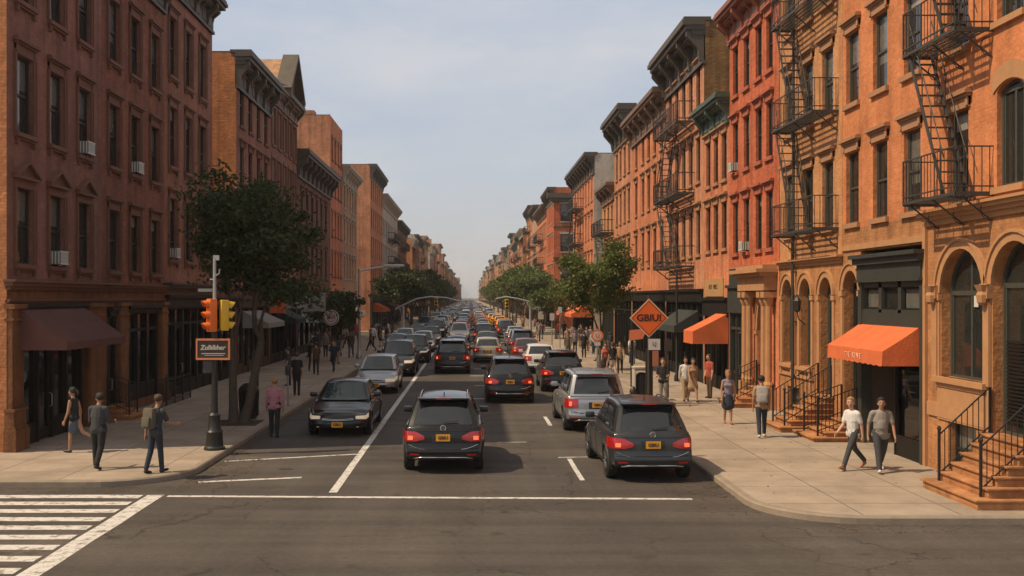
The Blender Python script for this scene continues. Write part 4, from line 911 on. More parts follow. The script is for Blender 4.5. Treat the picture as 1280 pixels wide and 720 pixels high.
class CarShape:
    def __init__(s, L=4.5, W=1.86, H=1.69, zb=.24, top=None, rear=None, front=None, gr=(.05,.62), gf=(1.0,.68), wt=.77, wx=(.80,.84), r=.355, suv=True, belt=1.07):
        s.L, s.W, s.H, s.zb, s.r, s.suv, s.belt = L, W, H, zb, r, suv, belt
        s.top = top or [(0,1.09),(.3,1.08),(.66,1.06),(.72,1.02),(.95,.90),(1,.80)]
        s.rear = rear or [(0,.14),(.1,.03),(.32,.0),(.42,.035),(.5,.05),(.72,.06),(.9,.10),(1,.16)]
        s.front = front or [(0,.12),(.15,.02),(.4,.0),(.7,.05),(.9,.13),(1,.24)]
        s.gb = gr; s.gt = gf; s.wt = wt
        s.wy = (-L/2+wx[0], L/2-wx[1])
    def low(s, a, b, c):
        zt = curve(s.top, b); z = s.zb+c*(zt-s.zb)-.035*abs(a)**6*(c > .97)+(.02*(1-a*a) if c > .97 else 0)
        if c < .25: z += .08*(1-c/.25)*max(0, (b-.9)/.1, (.1-b)/.1)
        w = curve([(0,.90),(.12,.955),(.35,.975),(.62,1.0),(.82,.985),(.94,.955),(1,.90)], c)
        w *= 1-.085*max(0, 1-b/.13)**2-.15*max(0, (b-.83)/.17)**2
        q = abs(a); yr = -s.L/2+curve(s.rear, c)+.11*q**3; yf = s.L/2-curve(s.front, c)-.22*q**2.6
        return Vector((a*w*s.W/2, yr+(yf-yr)*b, z))
    def green(s, a, b, c):
        q = abs(a); zt = s.belt-.03; z = zt+(s.H-zt)*c
        y0 = -s.L/2+s.g[0]+(s.g[1]-s.g[0])*c**1.2+.09*q**3; y1 = s.L/2-s.g[3]-(s.g[2]-s.g[3])*c**.92-.16*q**2.4*(1-.4*c)
        wb = .90; w = (wb+(s.wt-wb)*c**1.15); w *= 1-.05*max(0,(c-.93)/.07)**2
        w *= 1-.05*max(0,(.12-b)/.12)**2-.06*max(0,(b-.85)/.15)**2
        if c > .9: z += (.045*(1-a*a)-.02*abs(2*b-1.05)**3*2-.0)*(c-.9)/.1
        return Vector((a*w*s.W/2, y0+(y1-y0)*b, z))
def lattice(fn, ga, gb, gc, classify, bottom=True):
    """surface of a deformed box; returns verts, faces with (group key)"""
    V = {}; vs = []; F = []
    def vid(a, b, c):
        k = (round(a,4), round(b,4), round(c,4))
        if k not in V: V[k] = len(vs); vs.append(fn(a, b, c))
        return V[k]
    for i in range(len(ga)-1):
        for j in range(len(gc)-1):
            for b, face in ((0,'rear'),(1,'front')):
                q = [vid(ga[i],b,gc[j]), vid(ga[i+1],b,gc[j]), vid(ga[i+1],b,gc[j+1]), vid(ga[i],b,gc[j+1])]
                if b: q = q[::-1]
                F.append((q, classify(face, (ga[i]+ga[i+1])/2, (gc[j]+gc[j+1])/2)))
    for i in range(len(gb)-1):
        for j in range(len(gc)-1):
            for a in (-1, 1):
                q = [vid(a,gb[i],gc[j]), vid(a,gb[i+1],gc[j]), vid(a,gb[i+1],gc[j+1]), vid(a,gb[i],gc[j+1])]
                if a < 0: q = q[::-1]
                F.append((q, classify('left' if a < 0 else 'right', (gb[i]+gb[i+1])/2, (gc[j]+gc[j+1])/2)))
    for i in range(len(ga)-1):
        for j in range(len(gb)-1):
            F.append(([vid(ga[i],gb[j],1), vid(ga[i+1],gb[j],1), vid(ga[i+1],gb[j+1],1), vid(ga[i],gb[j+1],1)], classify('top', (ga[i]+ga[i+1])/2, (gb[j]+gb[j+1])/2)))
            if bottom: F.append(([vid(ga[i],gb[j],0), vid(ga[i],gb[j+1],0), vid(ga[i+1],gb[j+1],0), vid(ga[i+1],gb[j],0)], 'bottom'))
    return vs, F
def lin(a, b, n): return [a+(b-a)*i/n for i in range(n+1)]
def patch(fn, n, m, off, th=.012):
    """thin raised slab following a surface: fn(s, t) in 0..1"""
    e = 1e-3; P = []; N = []
    for i in range(n+1):
        for j in range(m+1):
            s, t = i/n, j/m; p = fn(s, t); ds = fn(min(1, s+e), t)-fn(max(0, s-e), t); dt = fn(s, min(1, t+e))-fn(s, max(0, t-e)); nn = ds.cross(dt)
            nn = nn.normalized() if nn.length > 1e-12 else Vector((0,-1,0)); P.append(p); N.append(nn)
    c = sum(P, Vector())/len(P); fl = 1 if sum((N[k].dot(P[k]-Vector((0, P[k].y*.3, .7)))) for k in range(len(P))) > 0 else -1
    mb = MB(); top = [P[k]+N[k]*fl*off for k in range(len(P))]; bot = [P[k]-N[k]*fl*th for k in range(len(P))]
    vs = [v[:] for v in top]+[v[:] for v in bot]; K = len(P); fs = []
    idx = lambda i, j: i*(m+1)+j
    for i in range(n):
        for j in range(m): fs.append((idx(i,j), idx(i+1,j), idx(i+1,j+1), idx(i,j+1)))
    ring = [idx(i,0) for i in range(n+1)]+[idx(n,j) for j in range(1,m+1)]+[idx(i,m) for i in range(n-1,-1,-1)]+[idx(0,j) for j in range(m-1,0,-1)]
    for q in range(len(ring)): a, b = ring[q], ring[(q+1) % len(ring)]; fs.append((a, b, b+K, a+K))
    mb.add(vs, fs); return mb
def make_car(S, name, kind, fine=True, seen='rear', lit=True, emblem=True, rails=True, plate_txt='GBIU'):
    """returns list of (part name, mesh, parent index, loc) with the body first"""
    out = []
    def addp(nm, me, parent=0, loc=(0,0,0)): out.append((nm, me, parent, loc)); return len(out)-1
    nb = 84 if fine else 30; nc = 18 if fine else 9; na = 16 if fine else 8
    ga = lin(-1, 1, na); gb = lin(0, 1, nb); gc = sorted(set(lin(0, .9, nc)+[.94, .97, 1.0]))
    def cl(face, u, v):
        if face in ('left','right'): return 'clad' if v < (.16 if S.suv else .06) else 'paint'
        if face in ('rear','front'): return 'clad' if v < (.22 if S.suv else .12) else 'paint'
        return 'paint'
    vs, F = lattice(S.low, ga, gb, gc, cl)
    ra = S.r+.055; keep = []
    moved = {}
    for q, key in F:
        side = all(abs(abs(vs[i].x)) > S.W*.36 for i in q) and key != 'bottom'
        drop = False
        for wy in S.wy:
            ins = [math.hypot(vs[i].y-wy, vs[i].z-S.r) < ra for i in q]
            if all(ins) and (side or key == 'bottom'): drop = True
            elif any(ins) and side:
                for i, b in zip(q, ins):
                    if b: moved[i] = wy
        if not drop: keep.append((q, key))
    for i, wy in moved.items():
        v = vs[i]; d = Vector((0, v.y-wy, v.z-S.r)); 
        if d.length > 1e-4: d = d.normalized()*ra; vs[i] = Vector((v.x, wy+d.y, S.r+d.z))
    mb = MB(); mb.v = [v[:] for v in vs]
    for q, key in keep: mb.f.append(tuple(q)); mb.m.append({'paint':0,'clad':1,'bottom':1}[key])
    # cabin
    A = .87; gaa = sorted(set(lin(-1, 1, na)+[-A, A])); sides = S.sidewins
    gbb = sorted(set([round(x,4) for x in lin(0, 1, 20 if fine else 12)]+[x for w in sides for x in w])); gcc = sorted(set(lin(0, 1, 10 if fine else 6)+[.10, .86, .95]))
    rz = S.rearwin
    def cg(face, u, v):
        if face == 'rear' and abs(u) < A and rz[0] < v < rz[1]: return 'rear_window'
        if face == 'front' and abs(u) < A and v < .95: return 'windscreen'
        if face in ('left','right') and .10 < v < .86:
            for k, (p, q) in enumerate(sides):
                if p < u < q: return f'{face}{k}'
        return 'paint'
    gcc = sorted(set(gcc+list(rz)))
    gs, GF = lattice(S.green, gaa, gbb, gcc, cg, False)
    groups = {}
    o = len(mb.v); mb.v += [v[:] for v in gs]
    for q, key in GF:
        if key == 'paint': mb.f.append(tuple(i+o for i in q)); mb.m.append(0)
        else: groups.setdefault(key, []).append(q)
    # wheel arch lips
    for wy in S.wy:
        for sx in (-1, 1):
            pts = []
            for k in range(13):
                t = R(-14+208*k/12); y, z = wy+ra*math.cos(t), S.r+ra*math.sin(t); b = (y+S.L/2)/S.L; c = (z-S.zb)/max(.1, curve(S.top, b)-S.zb); p = S.low(sx, min(1,max(0,b)), min(.95,max(0,c))); pts.append((p.x-.0*sx, y, z))
            mb.tube(pts, .028 if S.suv else .014, 6, 1 if S.suv else 0)
    # dark inner wings so that the arches are not see-through
    mb.box(-S.W*.36, -S.L/2+.25, S.zb+.05, S.W*.36, S.L/2-.3, S.zb+.35, 1)
    if rails:
        for sx in (-1, 1):
            pts = [S.green(sx*.93, b, 1)+Vector((0,0,.045 if 0 < i < 6 else -.005)) for i, b in enumerate((.06,.1,.3,.5,.7,.88,.93))]; mb.tube([p[:] for p in pts], .017, 6, 2)
    body = mb.mesh('body', [P_black, plastic, chrome], 42)
    addp('body', body)
    def group_mesh(key, nm, mat):
        fs = groups.get(key)
        if not fs: return
        m2 = MB(); ids = {}; 
        for q in fs:
            for i in q:
                if i not in ids: ids[i] = len(m2.v); v = gs[i]; c = Vector((0, v.y*.8, .9)); m2.v.append((v+(c-v).normalized()*.008)[:])
            m2.f.append(tuple(ids[i] for i in q)); m2.m.append(0)
        me = m2.mesh(nm, mat, 60); addp(nm, me)
    group_mesh('rear_window', 'rear_window', carglass); group_mesh('windscreen', 'windscreen', windglass)
    for f in ('left','right'):
        for k in range(len(sides)): group_mesh(f'{f}{k}', 'side_window', carglass)
    # wheels
    tp = [(S.r-.13,-.10),(S.r-.03,-.115),(S.r,-.085),(S.r,.085),(S.r-.03,.115),(S.r-.13,.10)]
    t = MB(); t.lathe(tp, (0,0,0), 28 if fine else 14, axis=0); tyre = t.mesh('wheel', rubber, 40)
    for sx in (-1, 1):
        r_ = MB(); rr = S.r-.125
        r_.lathe([(rr,-.06*sx),(rr,.112*sx),(rr-.02,.118*sx),(rr-.035,.085*sx),(rr-.04,.03*sx),(.02,.02*sx)], (0,0,0), 24 if fine else 12, 1, 0)
        for k in range(5):
            a = 2*math.pi*k/5; r_.bar((.10*sx, .03*math.cos(a), .03*math.sin(a)), (.10*sx, (rr-.015)*math.cos(a), (rr-.015)*math.sin(a)), .055, .03, 0)
        r_.lathe([(.06,.04*sx),(.06,.115*sx),(.03,.125*sx),(.005,.125*sx)], (0,0,0), 12, 0, 0)
        me = r_.mesh('rim', [alloy, plastic], 40)
        for wy in S.wy: w = addp('wheel', tyre, 0, (sx*(S.W/2-.125), wy, S.r)); addp('rim', me, w)
    # mirrors
    for sx in (-1, 1):
        p = S.green(sx, S.mirror_b, .12); m2 = MB(); m2.rbox(p.x+sx*.05, p.y-.05, p.z-.02, p.x+sx*.27, p.y+.07, p.z+.13, .045); m2.bar((p.x-sx*.03,p.y,p.z+.0),(p.x+sx*.1,p.y,p.z+.04), .05, .03); addp('wing_mirror', m2.mesh('wing_mirror', P_black, 40))
    # rear end
    def wrap(a0, b1, c0, c1, sx, rear=True, split=.7):
        def fn(s, t):
            if s < split: a = a0+(1-a0)*(s/split); b = 0 if rear else 1
            else: a = 1; b = b1*(s-split)/(1-split); b = b if rear else 1-b
            lo, hi = c0(s), c1(s); return S.low(sx*a, b, lo+(hi-lo)*t)
        return fn
    tl = S.tail
    for sx in (-1, 1):
        fn = wrap(tl[0], tl[1], tl[2], tl[3], sx); ti = addp('tail_light', patch(fn, 12, 4, .014).mesh('tail_light', lampred, 40))
        if lit:
            hi = (S.tail[0]+(1-S.tail[0])*.62, S.tail[0]+(1-S.tail[0])*.88); ca = S.tail[4]
            f2 = lambda s, t, sx=sx, hi=hi, ca=ca: S.low(sx*(hi[0]+(hi[1]-hi[0])*s), 0, ca[0]+(ca[1]-ca[0])*t); addp('brake_lamp', patch(f2, 4, 2, .019).mesh('brake_lamp', lamplit), ti)
        if S.suv and fine: 
            f3 = lambda s, t, sx=sx: S.low(sx*(.66+.26*s), 0, .19+.055*t); addp('reflector', patch(f3, 4, 1, .012).mesh('reflector', lampred))
    if fine:
        zc = S.platec; y = S.low(0, 0, zc).y; z = S.low(0, 0, zc).z
        # recess, plate and lettering
        f4 = lambda s, t: S.low(-.30+.60*s, 0, zc-.13+.22*t); addp('plate_recess', patch(f4, 6, 3, .006).mesh('plate_recess', plastic))
        m2 = MB(); m2.box(-.16, y-.035, z-.075, .16, y-.018, z+.08); pi = addp('licence_plate', m2.mesh('licence_plate', amber_plate))
        tm = text_mesh(plate_txt, .10, .002, bold=.004); tm.materials.clear(); tm.materials.append(plate_ink); tm.transform(Matrix.Translation((0, y-.038, z)) @ Matrix.Rotation(R(90), 4, 'X')); addp('lettering', tm, pi)
        if S.suv:
            m2 = MB(); pts = []
            for a in lin(-.86, .86, 18):
                c = .105 if abs(a) < .62 else .105-(abs(a)-.62)*.28; p = S.low(a, 0, c); pts.append((p.x, p.y-.018, p.z))
            m2.tube(pts, .014, 6); addp('bumper_trim', m2.mesh('bumper_trim', chrome, 60))
            m2 = MB()
            for sx in (-1, 1):
                pts = [(lambda p: (p.x, p.y-.012, p.z))(S.low(sx*a, 0, .38+.10*max(0,(a-.55)/.35)**1.5)) for a in lin(.5, .93, 8)]; m2.tube(pts, .009, 5)
            addp('bumper_trim', m2.mesh('bumper_trim', chrome, 60))
            m2 = MB(); pts = [(lambda p: (p.x, p.y-.006, p.z))(S.low(a, 0, .40)) for a in lin(-.93, .93, 20)]; m2.tube(pts, .008, 5); pts = [(lambda p: (p.x, p.y-.006, p.z))(S.low(a, 0, .865)) for a in lin(-.8, .8, 20)]; m2.tube(pts, .007, 5); addp('tailgate_seam', m2.mesh('tailgate_seam', plastic))
            p = S.green(0, 0, .93); m2 = MB(); m2.rbox(-.60, p.y-.16, S.H-.035, .60, p.y+.18, S.H+.005, .015); sp = addp('spoiler', m2.mesh('spoiler', P_black, 40)); m2 = MB(); m2.box(-.17, p.y-.165, S.H-.03, .17, p.y-.155, S.H-.005); addp('brake_lamp', m2.mesh('brake_lamp', lampred), sp)
            m2 = MB(); m2.prism([(-.05,0),(.10,0),(-.03,.06)], 0, -.012, .012); me = m2.mesh('antenna', P_black); addp('antenna', me, 0, (0, p.y+.42, S.H+.035))
            m2 = MB(); q = S.green(0, 0, rz[0]+.03); m2.bar((0, q.y-.015, q.z+.02), (.36, S.green(.5, 0, rz[0]+.05).y-.02, q.z+.07), .022, .012); addp('rear_wiper', m2.mesh('rear_wiper', plastic))
        else:
            m2 = MB(); pts = [(lambda p: (p.x, p.y-.006, p.z))(S.low(a, 0, .45)) for a in lin(-.93, .93, 20)]; m2.tube(pts, .008, 5); addp('bumper_seam', m2.mesh('bumper_seam', plastic))
        if emblem:
            p = S.low(0, 0, .93); m2 = MB(); yy = p.y-.02; z = p.z; rr = .062
            m2.tube([(rr*math.cos(t), yy, z+rr*math.sin(t)) for t in np.linspace(0, 2*math.pi, 21)], .009, 6, 0, False)
            for (x0, z0), (x1, z1) in (((-.045,.04),(-.02,-.04)),((-.02,-.04),(0,.005)),((0,.005),(.02,-.04)),((.02,-.04),(.045,.04)),((-.02,.05),(0,.012)),((0,.012),(.02,.05))): m2.bar((x0, yy, z+z0), (x1, yy, z+z1), .012, .008)
            addp('emblem', m2.mesh('emblem', chrome, 50))
    # front end
    for sx in (-1, 1):
        hd = S.head; fn = wrap(hd[0], hd[1], hd[2], hd[3], sx, False, .72); addp('headlight', patch(fn, 12, 4, .012).mesh('headlight', lampclear, 40))
        if fine:
            f3 = lambda s, t, sx=sx: S.low(sx*(.62+.25*s), 1, .16+.09*t); fi = addp('fog_lamp_recess', patch(f3, 4, 2, .006).mesh('fog_lamp_recess', plastic)); f5 = lambda s, t, sx=sx: S.low(sx*(.70+.10*s), 1, .18+.05*t); addp('fog_lamp', patch(f5, 3, 2, .014).mesh('fog_lamp', lampclear), fi)
    f = lambda s, t: S.low(-.52+1.04*s, 1, (.55 if not S.suv else .52)+.24*t*(1-.25*abs(2*s-1)**2)); gi = addp('grille', patch(f, 12, 3, .008).mesh('grille', plastic))
    if fine:
        f = lambda s, t: S.low(-.55+1.1*s, 1, .12+.24*t); addp('lower_intake', patch(f, 10, 3, .006).mesh('lower_intake', plastic))
        m2 = MB()
        for dz in (.0, .07):
            pts = [(lambda p: (p.x, p.y+.016, p.z))(S.low(a, 1, .62+dz+.12*abs(a)**1.6)) for a in lin(-.58, .58, 12)]; m2.tube(pts, .011 if dz == 0 else .007, 6)
        addp('grille_bar', m2.mesh('grille_bar', chrome, 50), gi)
        y, z = S.low(0, 1, .38).y, S.low(0, 1, .38).z; m2 = MB(); m2.box(-.16, y+.012, z-.075, .16, y+.026, z+.075); pi = addp('licence_plate', m2.mesh('licence_plate', amber_plate)); tm = text_mesh(plate_txt, .10, .002, bold=.004); tm.materials.clear(); tm.materials.append(plate_ink); tm.transform(Matrix.Translation((0, y+.028, z)) @ Matrix.Rotation(R(180), 4, 'Z') @ Matrix.Rotation(R(90), 4, 'X')); addp('lettering', tm, pi)
        # door seams and handles
        for sx in (-1, 1):
            m2 = MB()
            for bb in S.seams: m2.tube([(lambda p: (p.x+sx*.001, p.y, p.z))(S.low(sx, bb, c)) for c in lin(.16, .95, 8)], .006, 4)
            m2.tube([(lambda p: (p.x, p.y, p.z))(S.low(sx, b, .15)) for b in lin(S.seams[0], S.seams[-1], 10)], .006, 4); addp('door_seam', m2.mesh('door_seam', plastic))
            for bb in S.seams[:-1]:
                p = S.low(sx, bb+.045, .80); m2 = MB(); m2.rbox(p.x-.005*sx, p.y-.09, p.z-.012, p.x+.03*sx, p.y+.09, p.z+.014, .01); addp('door_handle', m2.mesh('door_handle', P_black, 40))
    return out
def shape(**kw):
    S = CarShape(**{k: v for k, v in kw.items() if k not in ('g','sidewins','rearwin','mirror_b','tail','platec','head','seams')})
    for k in ('g','sidewins','rearwin','mirror_b','tail','platec','head','seams'): setattr(S, k, kw[k])
    return S
suvS = shape(H=1.67, wt=.67, g=(.14,.70,1.95,1.22), sidewins=((.07,.22),(.26,.57),(.60,.90)), rearwin=(.10,.84), mirror_b=.93,
    tail=(.50,.10, lambda s: .58+.06*max(0,1-s/.3), lambda s: .82-.10*max(0,(.35-s)/.35)+.03*s, (.62,.72)), platec=.68, head=(.50,.10, lambda s: .74+.03*s, lambda s: .90+.0*s), seams=(.28,.50,.70))
suv2S = shape(L=4.7, W=1.9, H=1.74, belt=1.10, wt=.72, top=[(0,1.12),(.3,1.11),(.66,1.08),(.72,1.04),(.95,.95),(1,.86)], g=(.10,.42,1.9,1.2), sidewins=((.06,.24),(.28,.58),(.61,.91)), rearwin=(.10,.84), mirror_b=.93,
    tail=(.66,.07, lambda s: .56, lambda s: .86, (.62,.76)), platec=.66, head=(.52,.08, lambda s: .72, lambda s: .92), seams=(.28,.50,.70))
sedS = shape(L=4.75, W=1.84, H=1.45, belt=.98, wt=.66, r=.33, zb=.19, suv=False, top=[(0,.99),(.08,1.02),(.18,1.0),(.62,.95),(.70,.92),(.93,.76),(1,.66)], rear=[(0,.16),(.1,.04),(.35,.0),(.45,.02),(.8,.03),(1,.10)],
    g=(.62,1.28,2.15,1.35), sidewins=((.16,.24),(.27,.55),(.58,.86)), rearwin=(.08,.93), mirror_b=.86,
    tail=(.56,.07, lambda s: .62, lambda s: .90-.06*max(0,.3-s), (.70,.80)), platec=.70, head=(.66,.05, lambda s: .64+.06*(1-s), lambda s: .86), seams=(.27,.48,.69))
hatS = shape(L=4.2, W=1.78, H=1.50, belt=1.0, wt=.70, r=.32, zb=.20, suv=False, top=[(0,1.03),(.3,1.0),(.64,.97),(.70,.94),(.94,.80),(1,.70)],
    g=(.14,.50,1.85,1.15), sidewins=((.08,.22),(.25,.56),(.59,.88)), rearwin=(.10,.88), mirror_b=.90,
    tail=(.62,.08, lambda s: .60, lambda s: .88, (.68,.78)), platec=.62, head=(.54,.10, lambda s: .62, lambda s: .86), seams=(.27,.49,.70))
CARS = {}
for nm, S in (('suv', suvS), ('wagon', suv2S), ('sedan', sedS), ('hatch', hatS)):
    CARS[nm] = make_car(S, nm, nm, True, rails=(nm in ('suv','wagon')), emblem=(nm == 'suv'))
    # joined low-detail version for the far traffic
    parts = make_car(S, nm, nm, False, rails=False, emblem=False); mats = [P_black]; mb = MB()
    abs_loc = []
    for (pn, me, pi, loc) in parts:
        L0 = Vector(loc)+(abs_loc[pi] if abs_loc else Vector()); abs_loc.append(L0)
        mm_ = {}
        for k, mt in enumerate(me.materials):
            if mt not in mats: mats.append(mt)
            mm_[k] = mats.index(mt)
        o = len(mb.v); mb.v += [tuple(v.co+L0) for v in me.vertices]
        for p in me.polygons: mb.f.append(tuple(o+i for i in p.vertices)); mb.m.append(mm_.get(p.material_index, 0))
    CARS[nm+'_far'] = mb.mesh('distant_car', mats, 45)
def put_car(kind, name, paintmat, x, y, yaw, label, cat='car', group=None, drop=()):
    """y = nearest end of the car to the camera; yaw 0 drives away, 180 comes towards us"""
    S = {'suv': suvS, 'wagon': suv2S, 'sedan': sedS, 'hatch': hatS}[kind]
    root = empty(name, label, cat, (x, y+S.L/2, .004), R(yaw), group); objs = []
    for i, (pn, me, pi, loc) in enumerate(CARS[kind]):
        o = link(pn, me, root if i == 0 or pi == 0 else objs[pi], loc); objs.append(o)
        if P_black.name in [m_.name for m_ in me.materials if m_]:
            k = [m_.name for m_ in me.materials].index(P_black.name); o.material_slots[k].link = 'OBJECT'; o.material_slots[k].material = paintmat
    return root
G_own = 'vehicles driving away on the avenue'; G_onc = 'oncoming vehicles on the avenue'; G_prk = 'vehicles by the right kerb'
put_car('suv', 'car', P_char, -.62, 23.15, 0, 'near charcoal SUV with lit red tail lights, centre of the avenue, nearest the stop line', 'car', G_own)
put_car('suv', 'car', P_slate, 3.88, 22.0, 1.5, 'slate grey SUV nearest the camera by the right kerb, silver bumper trim', 'car', G_prk)
put_car('wagon', 'car', P_silver, 3.72, 30.2, 1.0, 'silver SUV behind the slate grey one at the right kerb', 'car', G_prk)
put_car('suv', 'car', P_black, 3.92, 43.0, 0, 'black SUV at the right kerb, third from the camera', 'car', G_prk)
put_car('sedan', 'car', P_black, -3.80, 29.2, 180, 'black sedan with glowing headlights facing the camera beside the left kerb', 'car', G_onc)
put_car('hatch', 'car', P_silver, -3.92, 42.2, 180, 'silver car facing the camera right behind the black sedan', 'car', G_onc)
put_car('wagon', 'car', P_slate, -3.75, 51.5, 180, 'grey SUV facing the camera behind the silver oncoming car', 'car', G_onc)
put_car('suv', 'car', P_black, -3.45, 62.0, 180, 'black SUV, fourth oncoming vehicle from the camera', 'car', G_onc)
put_car('sedan', 'car', P_blue, -5.15, 69.5, 180, 'blue grey sedan facing the camera close to the left kerb behind the black SUV', 'car', G_onc)
put_car('hatch', 'car', P_silver, -3.5, 74.0, 180, 'silver hatchback facing the camera, farther oncoming car', 'car', G_onc)
put_car('suv', 'car', P_black, 1.50, 38.5, 0, 'black SUV with red lamps alone in the lane right of centre', 'car', G_own)
put_car('wagon', 'car', P_black, -.95, 53.5, 0, 'black SUV with bright brake lamps, second ahead in the centre lane', 'car', G_own)
put_car('hatch', 'car', P_beige, 1.05, 62.5, 0, 'champagne hatchback ahead of the lone black SUV in the right of centre lane', 'car', G_own)
put_car('hatch', 'car', P_white, 3.70, 53.5, 0, 'white hatchback by the right kerb ahead of the black SUV', 'car', G_prk)
put_car('sedan', 'car', P_maroon, 3.45, 62.0, 0, 'maroon sedan by the right kerb ahead of the white hatchback', 'car', G_prk)
put_car('wagon', 'car', P_blue, 3.6, 70.5, 0, 'blue grey SUV by the right kerb ahead of the maroon sedan', 'car', G_prk)
put_car('sedan', 'car', P_slate, -.9, 66.0, 0, 'slate sedan third ahead in the centre lane', 'car', G_own)
put_car('suv', 'car', P_white, -1.0, 92.0, 180, 'white SUV with dark grille facing the camera in the centre lane, far down the avenue', 'car', G_onc)
# far jam
rr = random.Random(21); cols = [('black', P_black), ('charcoal', P_char), ('slate grey', P_slate), ('silver', P_silver), ('white', P_white), ('blue grey', P_blue), ('maroon', P_maroon), ('champagne', P_beige)]
wts = [4, 3, 4, 7, 7, 4, 2, 3]
lanes = [(-5.15, 180, 'beside the left kerb', 80), (-3.45, 180, 'in the oncoming lane', 84), (-.9, 0, 'in the centre lane', 101), (1.3, 0, 'in the lane right of centre', 74), (3.75, 0, 'by the right kerb', 79)]
nfar = 0
for lx, yaw, wh, ys in lanes:
    y = ys+rr.uniform(0, 3)
    while y < 620:
        if not (105 < y < 117 and abs(lx) > 3.6):
            kd = rr.choice(['suv','wagon','sedan','hatch','sedan']); cn_, cp_ = rr.choices(cols, wts)[0]
            taxi = lx in (1.3, 3.75) and 120 < y < 165 or rr.random() < .05
            if taxi: cn_, cp_, kd = 'yellow', P_taxi, 'sedan'
            band_ = 'between the two crossings' if y < 110 else ('past the second crossing' if y < 200 else ('far down the avenue' if y < 380 else 'tiny near the vanishing point'))
            nm_ = 'taxi' if taxi else 'distant_car'
            o = link(nm_, CARS[kd+'_far'], None, (lx+rr.uniform(-.25,.25), y+2.3, .004), R(yaw+rr.uniform(-1.5,1.5)))
            o.material_slots[0].link = 'OBJECT'; o.material_slots[0].material = cp_
            tag(o, f'small far {cn_} {"taxi" if taxi else "car"} {wh}, {band_}', 'taxi' if taxi else 'car', f'far {cn_} cars {wh}, {band_}'); nfar += 1
        y += rr.uniform(8.0, 15.5) if y < 300 else rr.uniform(10, 20)
# ------------------------------------------------------------------ trees
def leafmat(name, c1, c2):
    m = bpy.data.materials.new(name); m.use_nodes = True; t = m.node_tree; k = t.links.new; p = t.nodes['Principled BSDF']
    p.inputs['Roughness'].default_value = .55; p.inputs['Specular IOR Level'].default_value = .3
    g = nd(t, 'ShaderNodeNewGeometry'); mix = nd(t, 'ShaderNodeMix', data_type='RGBA'); mix.inputs['A'].default_value = (*c1, 1); mix.inputs['B'].default_value = (*c2, 1)
    k(g.outputs['Random Per Island'], mix.inputs['Factor']); k(mix.outputs['Result'], p.inputs['Base Color'])
    tr = nd(t, 'ShaderNodeBsdfTranslucent'); k(mix.outputs['Result'], tr.inputs[0]); ms = nd(t, 'ShaderNodeMixShader'); ms.inputs[0].default_value = .3
    k(p.outputs[0], ms.inputs[1]); k(tr.outputs[0], ms.inputs[2]); k(ms.outputs[0], t.nodes['Material Output'].inputs['Surface']); return m
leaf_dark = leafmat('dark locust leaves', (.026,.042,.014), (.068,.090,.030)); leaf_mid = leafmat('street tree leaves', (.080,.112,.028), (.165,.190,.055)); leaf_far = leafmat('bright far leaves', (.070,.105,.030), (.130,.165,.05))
bark = M('tree bark', (.085,.062,.045), .95, .4, 12, .6)
